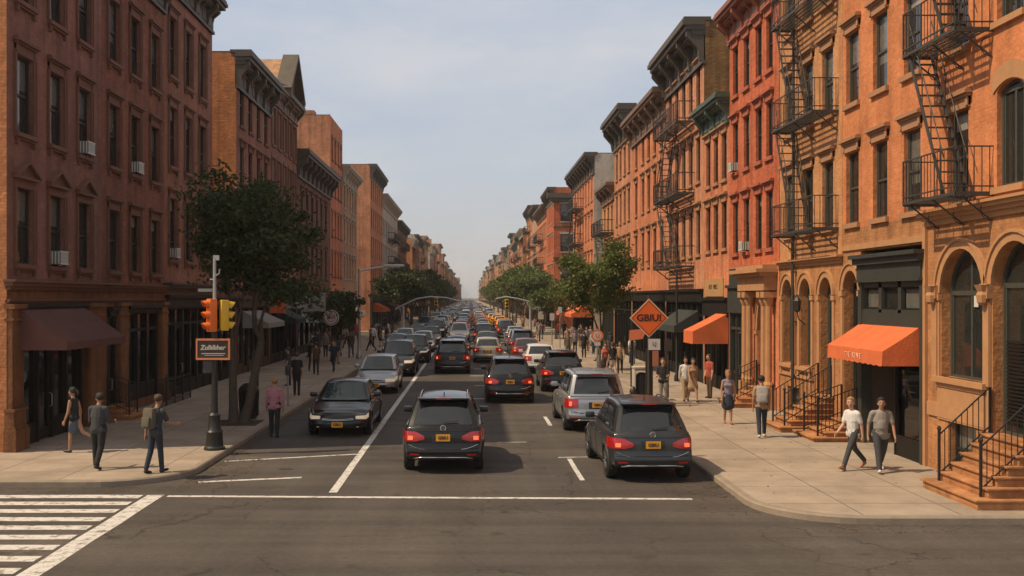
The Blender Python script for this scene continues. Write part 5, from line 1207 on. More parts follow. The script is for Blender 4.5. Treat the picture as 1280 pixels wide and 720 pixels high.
def make_tree(seed, height, fork, spread, crown_r, leafm, n_leaf, leaf, trunk_r=.16, lean=(0,0), stems=1, droop=.0, squash=.8):
    """trunk and limbs grown by repeated forking; leaves in loose sprays round every twig end"""
    rr = random.Random(seed); nr = np.random.RandomState(seed); tb = MB(); ends = []
    def grow(p, d, r, L, lev):
        pts = [p]; rs = [r]; n = 4; q = p.copy(); dd = d.copy()
        for i in range(n):
            dd = (dd+Vector((rr.uniform(-1,1), rr.uniform(-1,1), rr.uniform(-.4,.7)))*.13).normalized(); q = q+dd*(L/n); pts.append(q.copy()); rs.append(r*(1-.42*(i+1)/n))
        tb.tube([v[:] for v in pts], rs, 8 if lev < 2 else 5)
        if lev >= 4 or r < .012:
            ends.append((pts[-1], dd, L)); return
        if lev >= 2: ends.append((pts[2], dd, L))
        for k in range(3 if lev < 3 else 2):
            az = rr.uniform(0, 2*math.pi); tilt = rr.uniform(.35, .8); s = dd.orthogonal().normalized(); s = Matrix.Rotation(az+k*2.1, 3, dd) @ s
            nd_ = (dd*math.cos(tilt)+s*math.sin(tilt)*spread); nd_.z += .12-droop; grow(pts[-1 if k < 2 else 3], nd_.normalized(), rs[-1]*.74, L*rr.uniform(.62,.82), lev+1)
    for s in range(stems):
        a = 2.3*s; base = Vector((.18*math.cos(a)*(stems > 1), .18*math.sin(a)*(stems > 1), 0)); d = Vector((lean[0]+.16*math.cos(a)*(stems > 1), lean[1]+.16*math.sin(a)*(stems > 1), 1)).normalized()
        tb.tube([(base-Vector((0,0,.1)))[:], (base+Vector((0,0,.15)))[:], (base+d*.5)[:], (base+d*fork)[:]], [trunk_r*1.7, trunk_r*1.25, trunk_r, trunk_r*.82], 10)
        for k in range(3):
            t = rr.uniform(.45,.75); s2 = Matrix.Rotation(k*2.1+rr.uniform(-.4,.4), 3, 'Z') @ Vector((1,0,0)); grow(base+d*fork, (d*math.cos(t)+s2*math.sin(t)*spread).normalized(), trunk_r*.62, (height-fork)*.33, 1)
    zs = [e[0].z for e in ends]; sc = (height-.35-fork)/max(.1, (max(zs)-fork))
    # squeeze the limbs to the wanted crown
    rad = np.percentile([math.hypot(e[0].x, e[0].y) for e in ends], 90); sx = crown_r/max(.3, rad)
    def fit(v):
        v = Vector(v); f = max(0, min(1, (v.z-fork*.9)/.6)); return Vector((v.x*(1+(sx-1)*f), v.y*(1+(sx-1)*f), v.z if v.z < fork else fork+(v.z-fork)*sc))
    tb.v = [fit(v)[:] for v in tb.v]; E = [(fit(e[0]), e[1]) for e in ends]
    per = max(1, n_leaf//len(E)); V = []; F = []
    W = np.array([rr.choice((.15,.5,1.0,1.6,2.4))*rr.uniform(.7, 1.3) for _ in E]); W *= len(E)/W.sum()
    for (p, d), w in zip(E, W):
        n = int(per*w); 
        if n < 2: continue
        c = np.array(p); rad_ = crown_r*rr.uniform(.07,.22); off = nr.normal(0, 1, (n, 3))*np.array([rad_, rad_, rad_*squash*.75]); off[:,2] -= rad_*.15; cs = c+off
        u = nr.normal(0, 1, (n, 3)); u /= np.linalg.norm(u, axis=1)[:,None]; w_ = nr.normal(0, 1, (n, 3)); w_[:,2] *= .6; w_ = np.cross(u, w_); w_ /= np.linalg.norm(w_, axis=1)[:,None]; s = leaf*nr.uniform(.6, 1.35, (n,1))
        for a, b, e, z in zip(cs-u*s, cs+w_*s*.45, cs+u*s, cs-w_*s*.45): o = len(V); V += [a, b, e, z]; F.append((o,o+1,o+2,o+3))
    tm = tb.mesh('trunk', bark, 60); lm = bpy.data.meshes.new('crown'); lm.from_pydata([tuple(v) for v in V], [], F); lm.materials.append(leafm); return tm, lm
def put_tree(meshes, x, y, label, rz=0, group='street trees', scale=1):
    r = empty('street_tree', label, 'tree', (x, y, .13), rz, group); r.scale = (scale,)*3; link('trunk', meshes[0], r); link('crown', meshes[1], r); return r
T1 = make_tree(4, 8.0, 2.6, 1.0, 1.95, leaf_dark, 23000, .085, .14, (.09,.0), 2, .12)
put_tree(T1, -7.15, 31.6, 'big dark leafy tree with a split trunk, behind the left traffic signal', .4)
pit = MB(); pit.box(-7.9,30.9,.13,-6.5,32.3,.142); structure(pit.build('tree_pit', M('dark soil', (.045,.032,.022), .95, .4, 6, .5)))
T2 = make_tree(9, 7.0, 1.8, 1.0, 1.75, leaf_mid, 19000, .10, .12, (.03,0), 1)
put_tree(T2, 7.0, 55.0, 'sunlit green tree above the right pavement, left of the orange diamond sign', 1.3)
T3 = [make_tree(20+i, 7.0, 2.0, 1.0, 2.7, leaf_far, 5000, .19, .13) for i in range(2)]
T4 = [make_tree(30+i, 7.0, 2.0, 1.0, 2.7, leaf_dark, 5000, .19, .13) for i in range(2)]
for i, y in enumerate((119, 127, 136, 146, 157, 169, 182, 207, 222, 238, 256, 276, 300, 330, 360)):
    wh = ('past the second crossing' if y < 195 else ('past the third crossing' if y < 285 else 'far down the avenue'))
    put_tree(T3[i % 2], 7.0+(.4 if i % 2 else 0), y, f'round green tree lining the right pavement {wh}', i*1.1, f'trees lining the right pavement {wh}', 1.0+.08*(i % 3))
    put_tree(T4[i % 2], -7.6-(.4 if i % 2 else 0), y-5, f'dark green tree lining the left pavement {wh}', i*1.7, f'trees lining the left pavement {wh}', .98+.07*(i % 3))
put_tree(T4[0], -8.4, 62.0, 'slim dark tree between the pavement signs and the silver lamp post', 2.0, 'street trees', .62)
put_tree(T3[1], 8.0, 96.0, 'green tree by the terracotta awning just before the second crossing', 2.2, 'street trees', .75)

# ------------------------------------------------------------------ street furniture
sig_orange = M('orange signal housing enamel', (.80,.17,.025), .45, .12, 8); sig_yellow = M('yellow signal housing enamel', (.72,.42,.02), .45, .12, 8)
lens_dark = M('unlit signal lens', (.05,.02,.015), .2, .2, 5, coat=1); galv = M('galvanised steel', (.42,.42,.41), .45, .2, 6, metal=.6); sign_orange = M('orange road sign sheeting', (.75,.135,.015), .5, .08, 3)
def signal_head(parent, loc, rz, mat, h=.95, w=.28, name='signal_head'):
    m = MB(); m.rbox(-w/2,-.1,-h/2,w/2,.1,h/2,.03)
    o = m.build(name, mat, parent, 40); o.location = loc; o.rotation_euler = (0,0,rz)
    for k in range(3):
        z = h/2-h*(k+.5)/3; v = MB(); n = 12; r = w*.44; pr = []
        for i in range(n+1): t = R(-35+250*i/n); pr.append((r*math.cos(t), r*math.sin(t)))
        vs = []
        for x, zz in pr: L = w*.75*(.35+.65*max(0, (zz/r+.6)/1.6)); vs += [(x,-.1,z+zz),(x,-.1-L,z+zz-.02),(x*.93,-.1-L,z+zz*.93-.02),(x*.93,-.1,z+zz*.93)]
        fs = []
        for i in range(n):
            for j in range(4): fs.append((4*i+j, 4*i+(j+1) % 4, 4*i+4+(j+1) % 4, 4*i+4+j))
        v.add(vs, fs); v.build('visor', mat, o, 50)
        l = MB(); l.lathe([(.01,-.118),(r*.6,-.115),(r*.9,-.102)], (0,0,z), 14, axis=1); l.build('lens', lens_dark, o, 40)
    return o
# left corner signal post
sp = empty('traffic_signal', 'traffic signal post with orange and yellow heads and a framed sign, on the left corner', 'traffic signal', (-6.52, 26.1, .13))
m = MB(); m.lathe([(.27,0),(.27,.06),(.22,.10),(.20,.42),(.22,.46),(.17,.52),(.14,.82),(.16,.88),(.10,.94)], n=16); m.build('base', iron, sp, 40)
m = MB(); m.tube([(0,0,.9),(0,0,3.4)], [.085,.07], 12); m.tube([(0,0,3.4),(0,0,4.88)], [.05,.04], 10, 1); m.box(-.03,-.03,4.82,.12,.03,4.95,1); m.tube([(0,0,4.4),(.02,-.02,4.42),(.13,-.05,4.48),(.14,-.05,4.60)], .018, 6, 1); m.tube([(0,0,4.32),(-.12,0,4.34)], .018, 6, 1); m.build('post', [iron, galv], sp, 40)
for z in (3.75, 3.05): m = MB(); m.box(-.12,-.06,z-.03,.24,.02,z+.03); m.build('bracket', iron_grey, sp)
signal_head(sp, (-.06,-.05,3.42), R(-50), sig_orange, .84, .24)
signal_head(sp, (.24,.02,3.42), R(118), sig_yellow, .78, .24)
sg = MB(); sg.box(-.42,-.13,2.32,.40,-.09,2.80); so = sg.build('street_sign', M('dark brown sign enamel', (.045,.028,.020), .5, .3, 5), sp)
fr = MB(); 
for x0, z0, x1, z1 in ((-.44,2.29,.42,2.34),(-.44,2.78,.42,2.83),(-.44,2.34,-.40,2.78),(.38,2.34,.42,2.78)): fr.box(x0,-.145,z0,x1,-.085,z1)
fr.build('sign_frame', M('salmon orange sign frame', (.66,.22,.10), .5, .15, 5), so)
cream_ink = M('cream sign lettering', (.62,.54,.44), .6, .15, 9)
lettering('Zullıllıher', .165, cream_ink, so, (-.01,-.135,2.60), bold=.004, shear=.12); m = MB(); m.box(-.30,-.136,2.44,.30,-.13,2.458); m.box(-.22,-.136,2.40,.26,-.13,2.412); m.build('lettering', cream_ink, so)
m = MB(); m.box(-.42,-.02,4.02,-.05,.0,4.10); m.build('street_name_plate', M('faded grey sign plate', (.20,.22,.20), .5, .2, 5), sp)
m = MB(); m.rbox(-.28,-.1,1.95,-.02,.06,2.25,.02); m.build('control_box', iron_grey, sp, 40)
# street lamp, left
sl = empty('street_lamp', 'silver street lamp with a long arm reaching over the left lane', 'street lamp', (-7.06, 65.0, .13))
m = MB(); m.lathe([(.2,0),(.2,.3),(.12,.4),(.10,.9),(.075,5.7)], n=12); m.build('pole', galv, sl, 50)
m = MB(); m.tube([(0,0,5.55),(.5,0,5.68),(1.6,0,5.83),(2.5,0,5.87)], [.07,.06,.055,.05], 8); m.build('arm', M('pale lamp housing', (.62,.60,.56), .5, .1, 5), sl, 50)
m = MB(); m.rbox(1.6,-.16,5.84,2.85,.16,5.98,.05); m.rbox(1.75,-.12,5.78,2.6,.12,5.84,.02); m.build('lamp_head', M('pale lamp housing', (.62,.60,.56), .5, .1, 5), sl, 40)
m = MB(); m.box(-.42,-.09,3.35,.30,-.06,3.85); so = m.build('shop_sign', off_white, sl); m = MB(); m.lathe([(.01,-.03),(.20,-.03),(.20,0)], (-.02,-.095,3.6), 18, axis=1); m.build('sign_disc', red_enamel, so)
lettering('S', .3, off_white, so, (-.02,-.13,3.59), bold=.006)
m = MB(); m.rbox(-.28,-.12,1.6,-.03,.12,2.15,.03); m.build('control_box', red_enamel, sl, 40)
# second crossing: two mast arms
def mast(x, y, label, arm, hx, hz, mat, sgn):
    r = empty('traffic_signal', label, 'traffic signal', (x, y, .13)); m = MB(); m.lathe([(.2,0),(.2,.25),(.13,.35),(.10,3.05 if sgn > 0 else 3.5)], n=12); m.build('post', galv, r, 50)
    m = MB(); m.tube(arm, [.09]+[.08]*(len(arm)-2)+[.05], 8); m.build('mast_arm', galv, r, 50); signal_head(r, (hx,-.02,hz), 0, mat, 1.0, .36); return r
mast(-6.55, 100, 'left mast arm signal curving over the avenue at the second crossing', [(-.8,0,2.7),(0,0,3.15),(1.3,0,3.75),(2.6,0,3.95),(4.2,0,3.85),(5.6,0,3.5)], 3.2, 3.35, sig_yellow, 1)
rm = mast(5.85, 100, 'right mast arm signal with a yellow head and grey sign at the second crossing', [(0,0,3.45),(-1.2,0,3.75),(-2.4,0,3.95),(-3.4,0,3.75)], -2.3, 3.2, sig_yellow, 0)
m = MB(); m.box(.15,-.05,2.75,1.35,-.02,3.6); so = m.build('street_sign', M('grey sign sheeting', (.36,.38,.39), .5, .1, 5), rm); lettering('W 116', .34, M('grey ink', (.12,.13,.14)), so, (.75,-.055,3.2)); m = MB(); m.box(.75,-.04,1.75,1.3,-.02,2.7); m.build('street_sign', off_white, rm)
# orange diamond sign
dsn = empty('road_sign', 'orange diamond warning sign on a dark post behind the slate grey SUV', 'sign', (6.45, 37.0, .13))
m = MB(); m.tube([(0,.04,0),(0,.04,3.95)], .045, 10); m.build('post', iron_grey, dsn, 50)
m = MB(); m.tube([(.06,.3,0),(.06,.3,2.0)], .14, 12); m.build('thick_post', iron, dsn, 50)
h = .66; zc = 3.13; m = MB(); m.prism([(-h-.045,zc),(0,zc-h-.045),(h+.045,zc),(0,zc+h+.045)], 1, -.03, -.012); m.build('sign_border', M('cream sign edge', (.62,.50,.34), .5, .1, 5), dsn)
m = MB(); m.prism([(-h,zc),(0,zc-h),(h,zc),(0,zc+h)], 1, -.036, -.028); so = m.build('sign_face', sign_orange, dsn)
ink = M('dark maroon sign lettering', (.035,.008,.008), .6, .1); m = MB(); hh = h-.055
P_ = [(-hh,zc),(0,zc-hh),(hh,zc),(0,zc+hh)]
for a, b in zip(P_, P_[1:]+P_[:1]): m.bar((a[0],-.037,a[1]), (b[0],-.037,b[1]), .003, .016)
m.build('border_line', ink, so); lettering('GBIU!', .34, ink, so, (-.0,-.039,zc-.0), sx=1.05, bold=.010)
m = MB(); m.box(-.02,-.04,1.98,.40,-.02,2.38); so = m.build('notice_plate', off_white, dsn); lettering('LJ', .2, iron_grey, so, (.19,-.045,2.2)); m = MB(); m.box(.12,-.04,1.4,.34,-.02,1.95); m.build('notice_plate', M('faded red notice', (.42,.16,.09), .6, .2), dsn)
# second dark post with a small orange sign behind it
ps = empty('sign_post', 'tall dark post with a small orange board, just left of the diamond sign', 'sign post', (7.02, 44.5, .13)); m = MB(); m.tube([(0,0,0),(0,0,2.9)], .07, 10); m.build('post', iron, ps, 50)
m = MB(); m.prism([(-.14,2.0),(.45,2.08),(.55,2.3),(.42,2.5),(-.12,2.46)], 1, -.1, -.07); m.build('orange_board', M('faded orange board', (.72,.21,.10), .6, .15), ps)
# round sign
rs = empty('road_sign', 'round orange and white sign on a grey pole beside the sunlit tree', 'sign', (5.95, 48.0, .13)); m = MB(); m.tube([(0,.03,0),(0,.03,2.4)], .045, 8); m.build('post', galv, rs, 50)
m = MB(); m.lathe([(.01,-.02),(.29,-.02),(.29,0)], (0,0,2.08), 24, axis=1); so = m.build('sign_face', M('orange enamel', (.70,.20,.05), .5, .1), rs); m = MB(); m.lathe([(.01,-.025),(.20,-.025),(.20,-.02)], (0,0,2.08), 22, axis=1); m.build('sign_disc', off_white, so); lettering('U', .28, sign_orange, so, (0,-.03,2.08), bold=.008)
m = MB(); m.box(-.14,-.02,1.62,.14,0,1.78); m.build('notice_plate', off_white, rs)
# slender dark pole on the right pavement
lp = empty('lamp_post', 'tall thin black pole in front of the dark shopfronts left of the orange awning', 'pole', (9.55, 47.4, .13)); m = MB(); m.lathe([(.12,0),(.12,.25),(.06,.35),(.045,5.2)], n=10); m.build('pole', iron, lp, 50); m = MB(); m.tube([(0,0,5.1),(-.5,0,5.5),(-.8,0,5.52)], .025, 6); m.build('arm', iron, lp, 50)
m = MB(); m.lathe([(.02,5.56),(.12,5.52),(.14,5.42),(.05,5.40)], (-.85,0,0), 10); m.build('lamp_head', iron, lp, 50)
for i, (px, Y, h, lab) in enumerate(((835, 39.5, 2.3, 'thin rusty post between the diamond sign and the strolling couple'), (690, 66, 2.9, 'thin grey pole at the kerb left of the sunlit tree'), (700, 78, 3.2, 'grey pole in front of the far orange awnings'))):
    r = empty('sign_post', lab, 'pole', (at(px, Y)[0], Y, .13)); m = MB(); m.tube([(0,0,0),(0,0,h)], .035, 8); m.build('post', iron_grey if i == 0 else galv, r, 50); m = MB(); m.box(-.15,-.05,h-.5,.15,-.035,h-.05); m.build('notice_plate', off_white if i else iron_grey, r)
# litter bin with its bag, right
r = empty('litter_bin', 'pale sided litter bin with a black sack beside the diamond sign post', 'bin', (at(802, 38.6)[0], 38.6, .13)); m = MB()
m.rbox(-.32,-.3,0,-.26,.3,1.25,.01); m.rbox(.26,-.3,0,.32,.3,1.25,.01); m.rbox(-.34,-.32,1.2,.34,.32,1.28,.02); m.build('cabinet', M('pale grey panel', (.45,.41,.35), .6, .15), r, 40); m = MB(); m.lathe([(.20,.05),(.23,.4),(.24,.8),(.20,.98),(.10,1.05)], n=14); m.build('black_sack', plastic, r, 60)
r = empty('litter_bin', 'dark round litter bin at the foot of the big left tree', 'bin', (at(311, 32.8)[0], 32.8, .13)); m = MB(); m.lathe([(.25,0),(.27,.1),(.31,.85),(.33,.9),(.30,.95)], n=18)
for k in range(18): a = k*math.pi/9; m.bar((.28*math.cos(a),.28*math.sin(a),.08),(.325*math.cos(a),.325*math.sin(a),.88), .02)
m.build('basket', iron, r, 40); m = MB(); m.lathe([(.33,.93),(.30,1.0),(.16,1.12),(.15,1.08)], n=18); m.build('lid', iron, r, 40)
r = empty('sign_post', 'slim black post on the kerb right of the big left tree', 'pole', (at(322, 33.8)[0], 33.8, .13)); m = MB(); m.tube([(0,0,0),(0,0,2.1)], .04, 8); m.build('post', iron, r, 50); m = MB(); m.box(-.16,-.06,1.7,.16,-.045,2.1); m.build('notice_plate', iron_grey, r)
r = empty('parking_meter', 'grey parking meter at the left kerb behind the man in the pink shirt', 'parking meter', (-6.5, 36.5, .13)); m = MB(); m.tube([(0,0,0),(0,0,1.1)], .03, 8); m.build('post', galv, r, 50); m = MB(); m.rbox(-.1,-.08,1.1,.1,.08,1.45,.05); m.build('meter_head', iron_grey, r, 40)
# hydrant at right kerb
r = empty('fire_hydrant', 'small dark fire hydrant by the right kerb ahead of the silver SUV', 'hydrant', (5.75, 36.2, .13)); m = MB(); m.lathe([(.14,0),(.14,.05),(.10,.07),(.10,.5),(.13,.52),(.12,.6),(.07,.68),(.03,.74)], n=14); m.build('barrel', iron, r, 40)
for sx in (-1, 1): m = MB(); m.lathe([(.05,.08*sx),(.05,.17*sx),(.03,.18*sx)], (0,0,.42), 10, axis=0); m.build('outlet', iron, r, 40)
# shop signs hanging over the left pavement
def hang_sign(px, py, Y, w, h, mat, label, txt, tmat, size, x=None, round_=False, cat='sign'):
    X, _, Z = at(px, Y, py); r = empty('hanging_sign', label, cat, (X, Y, Z)); m = MB(); wall = XL-X
    if round_:
        m.lathe([(.01,-.05),(w/2,-.05),(w/2,.05),(.01,.05)], (0,0,0), 26, axis=1); b = m.build('sign_disc', mat, r, 40)
        m = MB(); m.tube([((w/2-.07)*math.cos(t),-.055,(w/2-.07)*math.sin(t)) for t in np.linspace(0,2*math.pi,27)], .03, 6, 0, False); m.tube([((w/2-.22)*math.cos(t),-.055,(w/2-.22)*math.sin(t)) for t in np.linspace(0,2*math.pi,27)], .022, 6, 0, False); m.build('ring', tmat, b)
    else: m.rbox(-w/2,-.04,-h/2,w/2,.04,h/2,.015); b = m.build('board', mat, r, 40)
    lettering(txt, size, tmat, b, (0,-.058,0), bold=.006); m = MB(); m.bar((wall,0,h/2+.08),(w/2,0,h/2+.08), .05); m.bar((0,0,h/2+.08),(0,0,h/2-.02), .03); m.build('bracket', iron, r); return r
hang_sign(414, 397, 60, .92, .92, off_white, 'round white sign with brown rings hanging over the left pavement', 'CEP', M('brown ring enamel', (.30,.10,.06), .5, .2), .26, round_=True)
hang_sign(360, 378, 52, 1.9, .62, M('grey white sign board', (.34,.33,.30), .6, .2), 'long pale board with small dark lettering behind the big left tree', 'Amel', S_black, .30)
hang_sign(392, 378, 56, 1.3, 1.0, M('dull grey sign board', (.28,.27,.245), .6, .2), 'blank looking dull grey board next to the round ringed sign', 'ALE', M('grey lettering', (.18,.17,.15)), .3)
r = hang_sign(347, 378, 50.2, .75, 1.05, A_orange, 'orange rounded sign hanging just right of the big left tree', 'O', M('dark orange ink', (.35,.09,.02)), .4)
L6.awning(70, 74, 3.3, 2.6, .3, 1.3, A_white); L8.awning(95, 100, 3.3, 2.6, .3, 1.3, A_white); L5.awning(61.0, 64.5, 3.3, 2.7, .25, 1.2, A_dark)

# ------------------------------------------------------------------ air conditioners
def aircon(B, Y, z, label, w=.56, h=.40):
    r = empty('air_conditioner', label, 'air conditioner', (0,0,0), 0, 'window air conditioners'); r.location = B.root.matrix_basis @ Vector((B.U(Y), -.02, z)); r.rotation_euler = B.root.rotation_euler
    m = MB(); m.rbox(-w/2,-.20,.02,w/2,.12,h,.015); b = m.build('casing', M('grey air conditioner casing', (.16,.155,.14), .6, .3, 9), r, 40); g = MB(); g.box(-w/2+.03,-.206,.05,w/2-.03,-.201,h-.03); gg = g.build('grille', plastic, b)
    s = MB()
    for k in range(7): x = -w/2+.05+(w-.1)*k/6; s.box(x-.014,-.222,.03,x+.014,-.206,h-.01)
    s.box(-w/2,-.224,h-.04,w/2,-.20,h); s.box(-w/2,-.224,.02,w/2,-.20,.06)
    for sx in (-1, 1):
        for q in range(3): s.box(sx*w/2-.006,-.18+.09*q,.04,sx*w/2+.006,-.15+.09*q,h-.02)
    s.build('slats', off_white, b); s = MB(); s.box(-.44,.06,.0,-w/2,.09,h); s.box(w/2,.06,.0,.44,.09,h); s.build('side_panel', off_white, r)
bpy.context.view_layer.update()
aircon(L1, 28.68, 4.90, 'white air conditioner under a pediment window of the mauve corner building')
aircon(L1, 30.74, 8.27, 'white air conditioner one floor above the pediments, mauve corner building')
aircon(L2, 35.4, 8.27, 'white air conditioner in the middle window of the rust brown building')
aircon(L3, 39.9, 5.52, 'white air conditioner in the lowest window of the dusty rose building')
aircon(R3, 40.55, 8.97, 'white air conditioner in the upper row of the red building', .5, .36)
aircon(R3, 38.95, 5.77, 'white air conditioner in the lower row of the red building', .5, .36)

# ------------------------------------------------------------------ stoops
def stoop(B, Y, w, n, top, depth, label, far_rail=True, name='stoop'):
    r = empty(name, label, 'steps', (0,0,0), 0, 'stone stoops on the right pavement'); r.location = B.root.matrix_basis @ Vector((B.U(Y), 0, 0)); r.rotation_euler = B.root.rotation_euler
    st = MB(); rise = (top-.13)/n; run = depth/n
    for i in range(n):
        y0 = -depth+run*i; e = .22 if i == 0 else (.10 if i == 1 else 0); zt = .13+rise*(i+1)
        st.rbox(-w/2-e, y0-(.06 if i == 0 else 0), .12+rise*i-(0 if i == 0 else 0), w/2+e, .0, zt-.05, .01); st.rbox(-w/2-e-.04, y0-.045-(.06 if i == 0 else 0), zt-.05, w/2+e+.04, .0, zt, .018)
    st.build('steps', W_brown_r, r, 40)
    for sx in (-1, 1):
        m = MB(); x = sx*(w/2-.06); p0 = (x,-depth+.14,.13+rise); p1 = (x,-.06,.13+rise*n); m.bar(p0, (p0[0],p0[1],p0[2]+1.02), .045); m.bar(p1, (p1[0],p1[1],p1[2]+.92), .04)
        m.lathe([(.03,0),(.045,.03),(.03,.07),(.005,.09)], (p0[0],p0[1],p0[2]+1.02), 8)
        for dz in (.92, .14): m.bar((p0[0],p0[1],p0[2]+dz),(p1[0],p1[1],p1[2]+dz), .03, .022)
        k = int(depth/.125)
        for i in range(1, k): t = i/k; y = p0[1]+(p1[1]-p0[1])*t; z = p0[2]+(p1[2]-p0[2])*t; m.bar((x,y,z+.02),(x,y,z+.92), .014)
        m.build('railing', iron, r)
    return r
stoop(R1, 19.74, 1.8, 6, 1.28, 1.22, 'brown stoop with black railings at the arched louvred door, nearest on the right')
stoop(R1, 28.25, 1.25, 4, .64, 1.25, 'low stone steps beside the orange awning of the dark shop')
stoop(R2, 30.2, 1.25, 6, 1.12, 1.55, 'stone stoop with tall railings under the lantern of the amber rowhouse')
stoop(R3, 36.8, 1.3, 4, .8, 1.3, 'steps to the pointed arch porch of the red building')
stoop(L2, 32.95, .9, 3, .55, .9, 'dark steps at the rust brown building on the left pavement')
r = empty('area_railing', 'dark iron railing in front of the rust brown building display window', 'railing', (0,0,0)); r.location = L2.root.matrix_basis @ Vector((L2.U(37.6), -.75, 0)); r.rotation_euler = L2.root.rotation_euler
m = MB(); W_ = 4.2
for z in (1.05, .3): m.box(0-W_/2,-.015,z-.015,W_/2,.015,z+.015)
m.build('rail', iron, r); m = MB()
for i in range(29): x = -W_/2+W_*i/28; m.bar((x,0,.13),(x,0,1.15 if i % 7 else 1.25), .018 if i % 7 else .04)
m.build('bars', iron, r)
# ------------------------------------------------------------------ people
SKINS = {'light': M('light skin', (.52,.30,.20), .55, .06, 8), 'tan': M('tanned skin', (.38,.20,.12), .55, .06, 8), 'dark': M('dark skin', (.14,.075,.045), .55, .06, 8)}
def cloth(name, col): return M(name+' cloth', col, .85, .22, 9, .5)
HAIR = {'black': M('black hair', (.012,.010,.009), .6, .3, 30, .5), 'brown': M('brown hair', (.06,.032,.018), .6, .3, 30, .5), 'fair': M('fair hair', (.30,.17,.07), .6, .3, 30, .5)}
def rcone(mb, a, b, ra, rb, sx=1.0, n=12):
    """tapered limb with rounded ends; sx flattens or widens it across the body"""
    a = Vector(a); b = Vector(b); d = (b-a); L = d.length
    if L < 1e-5: d = Vector((0,0,1)); L = 1e-5
    d = d/L; pts = []; rs = []
    for k in range(3): t = R(90-30*k); pts.append(a-d*ra*math.sin(t)); rs.append(max(.0015, ra*math.cos(t)))
    for k in range(1, 4): t = R(30*k); pts.append(b+d*rb*math.sin(t)); rs.append(max(.0015, rb*math.cos(t)))
    pts = pts[:2]+[a]+[b]+pts[-3:]; rs = rs[:2]+[ra]+[rb]+rs[-3:]
    o = len(mb.v); mb.tube([p[:] for p in pts], rs, n)
    if sx != 1.0:
        for i in range(o, len(mb.v)):
            v = mb.v[i]; t = max(0, min(1, (Vector(v)-a).dot(d)/L)); c = a+d*(L*t); mb.v[i] = (c.x+(v[0]-c.x)*sx, v[1], v[2])
def person_mesh(pose, female=False, voxel=.011, sleeve='short', legs='trousers', build=1.0, fingers=True):
    """returns (body mesh with slots skin, top, bottom, shoes), hair mesh. Facing +y, feet on z = 0, height about 1.75"""
    mb = MB(); prim = []
    def limb(a, b, ra, rb, m, sx=1.0): rcone(mb, a, b, ra, rb, sx); prim.append((np.array(a), np.array(b), ra, rb, sx, m))
    SK, TP, BT, SH = 0, 1, 2, 3
    g = pose.get; lean = g('lean', .04); tw = g('twist', 0.0); hip = .93*(.97 if female else 1); B = build*(.90 if female else 1.0)
    legs_ = []
    for s, (th, kn) in zip((-1, 1), g('legs', ((0, 0), (0, 0)))):
        h = Vector((s*.085*B, 0, hip)); k = h+Vector((0, math.sin(th), -math.cos(th)))*.44; a = k+Vector((s*.0, math.sin(th-kn), -math.cos(th-kn)))*.43; legs_.append([h, k, a, th-kn])
    low = min(l[2].z for l in legs_)-.075; dz = -low
    for l in legs_:
        for i in range(3): l[i] = l[i]+Vector((0, 0, dz))
    hz = hip+dz; pel = Vector((0, 0, hz))
    def U(x, y, z):     # upper body frame, z above the pelvis
        c, s_ = math.cos(lean), math.sin(lean); ct, st = math.cos(tw*min(1, z/.4)), math.sin(tw*min(1, z/.4)); x, y = x*ct-y*st, x*st+y*ct
        return Vector((x, y*c+z*s_, hz+z*c-y*s_))
    bm_ = BT if legs != 'skirt' else BT
    for s, (h, k, a, an) in zip((-1, 1), legs_):
        if legs == 'trousers': limb(h, k, .098*B, .066*B, BT, 1.0); limb(k, a+Vector((0,0,.03)), .066*B, .054*B, BT); limb(a+Vector((0,0,.05)), a, .045, .042, SH)
        else: limb(h, k, .088*B, .056*B, SK); limb(k, k*.6+a*.4, .055*B, .053*B, SK); limb(k*.6+a*.4, a, .052*B, .034, SK)
        f = Vector((s*.02, math.cos(an)*1.0, math.sin(an)*.9)); f.normalize(); heel = a+Vector((0,-.03,-.035)); toe = a+Vector((s*.015,0,-.035))+f*.15
        limb(heel, toe, .040, .032, SH, 1.1)
    if legs != 'trousers':
        wd = .17 if legs == 'skirt' else .125
        limb(pel+Vector((0,0,.04)), pel+Vector((0,.02,-.34)), .115*B, wd, BT, 1.25)
    limb(pel+Vector((-.03,0,0)), pel+Vector((.03,0,.02)), .115*B, .115*B, BT, 1.22)
    limb(U(0,0,.08), U(0,.0,.26), .118*B, .12*B, TP, 1.24); limb(U(0,0,-.035), U(0,0,.12), .124*B, .116*B, TP, 1.22); limb(U(0,.0,.24), U(0,0,.40), .122*B, .105*B, TP, 1.38)
    limb(U(-.075*B,.0,-.05), U(.075*B,.0,-.05), .110*B, .110*B, TP); limb(U(-.06*B,.0,.0), U(.06*B,.0,.0), .110*B, .110*B, TP)
    if g('belly'): limb(U(0,.05,.10), U(0,.05,.22), .115, .11, TP, 1.2)
    if female: limb(U(-.07,.07,.30), U(.07,.07,.30), .065, .065, TP)
    for s in (-1, 1): limb(U(s*.06,0,.44), U(s*.155*B,0,.425), .062, .062*B, TP if sleeve != 'none' else SK if False else TP)
    limb(U(0,0,.44), U(0,.02,.55), .056, .050, SK)
    hp = g('head', (0, 0)); hc = U(0, .035, .655)
    yaw, nod = hp; fw = Vector((math.sin(yaw), math.cos(yaw), -math.sin(nod))); fw.normalize(); sd_ = fw.cross(Vector((0,0,1))).normalized(); up = sd_.cross(fw)
    limb(hc+up*.035-fw*.012, hc-up*.01, .092, .085, SK, .86); limb(hc+fw*.02-up*.03, hc+fw*.035-up*.085, .066, .042, SK, .92)
    limb(hc+fw*.088+up*.005, hc+fw*.108-up*.028, .010, .015, SK)
    for s in (-1, 1): limb(hc+sd_*s*.078-up*.0, hc+sd_*s*.080-up*.03, .016, .012, SK)
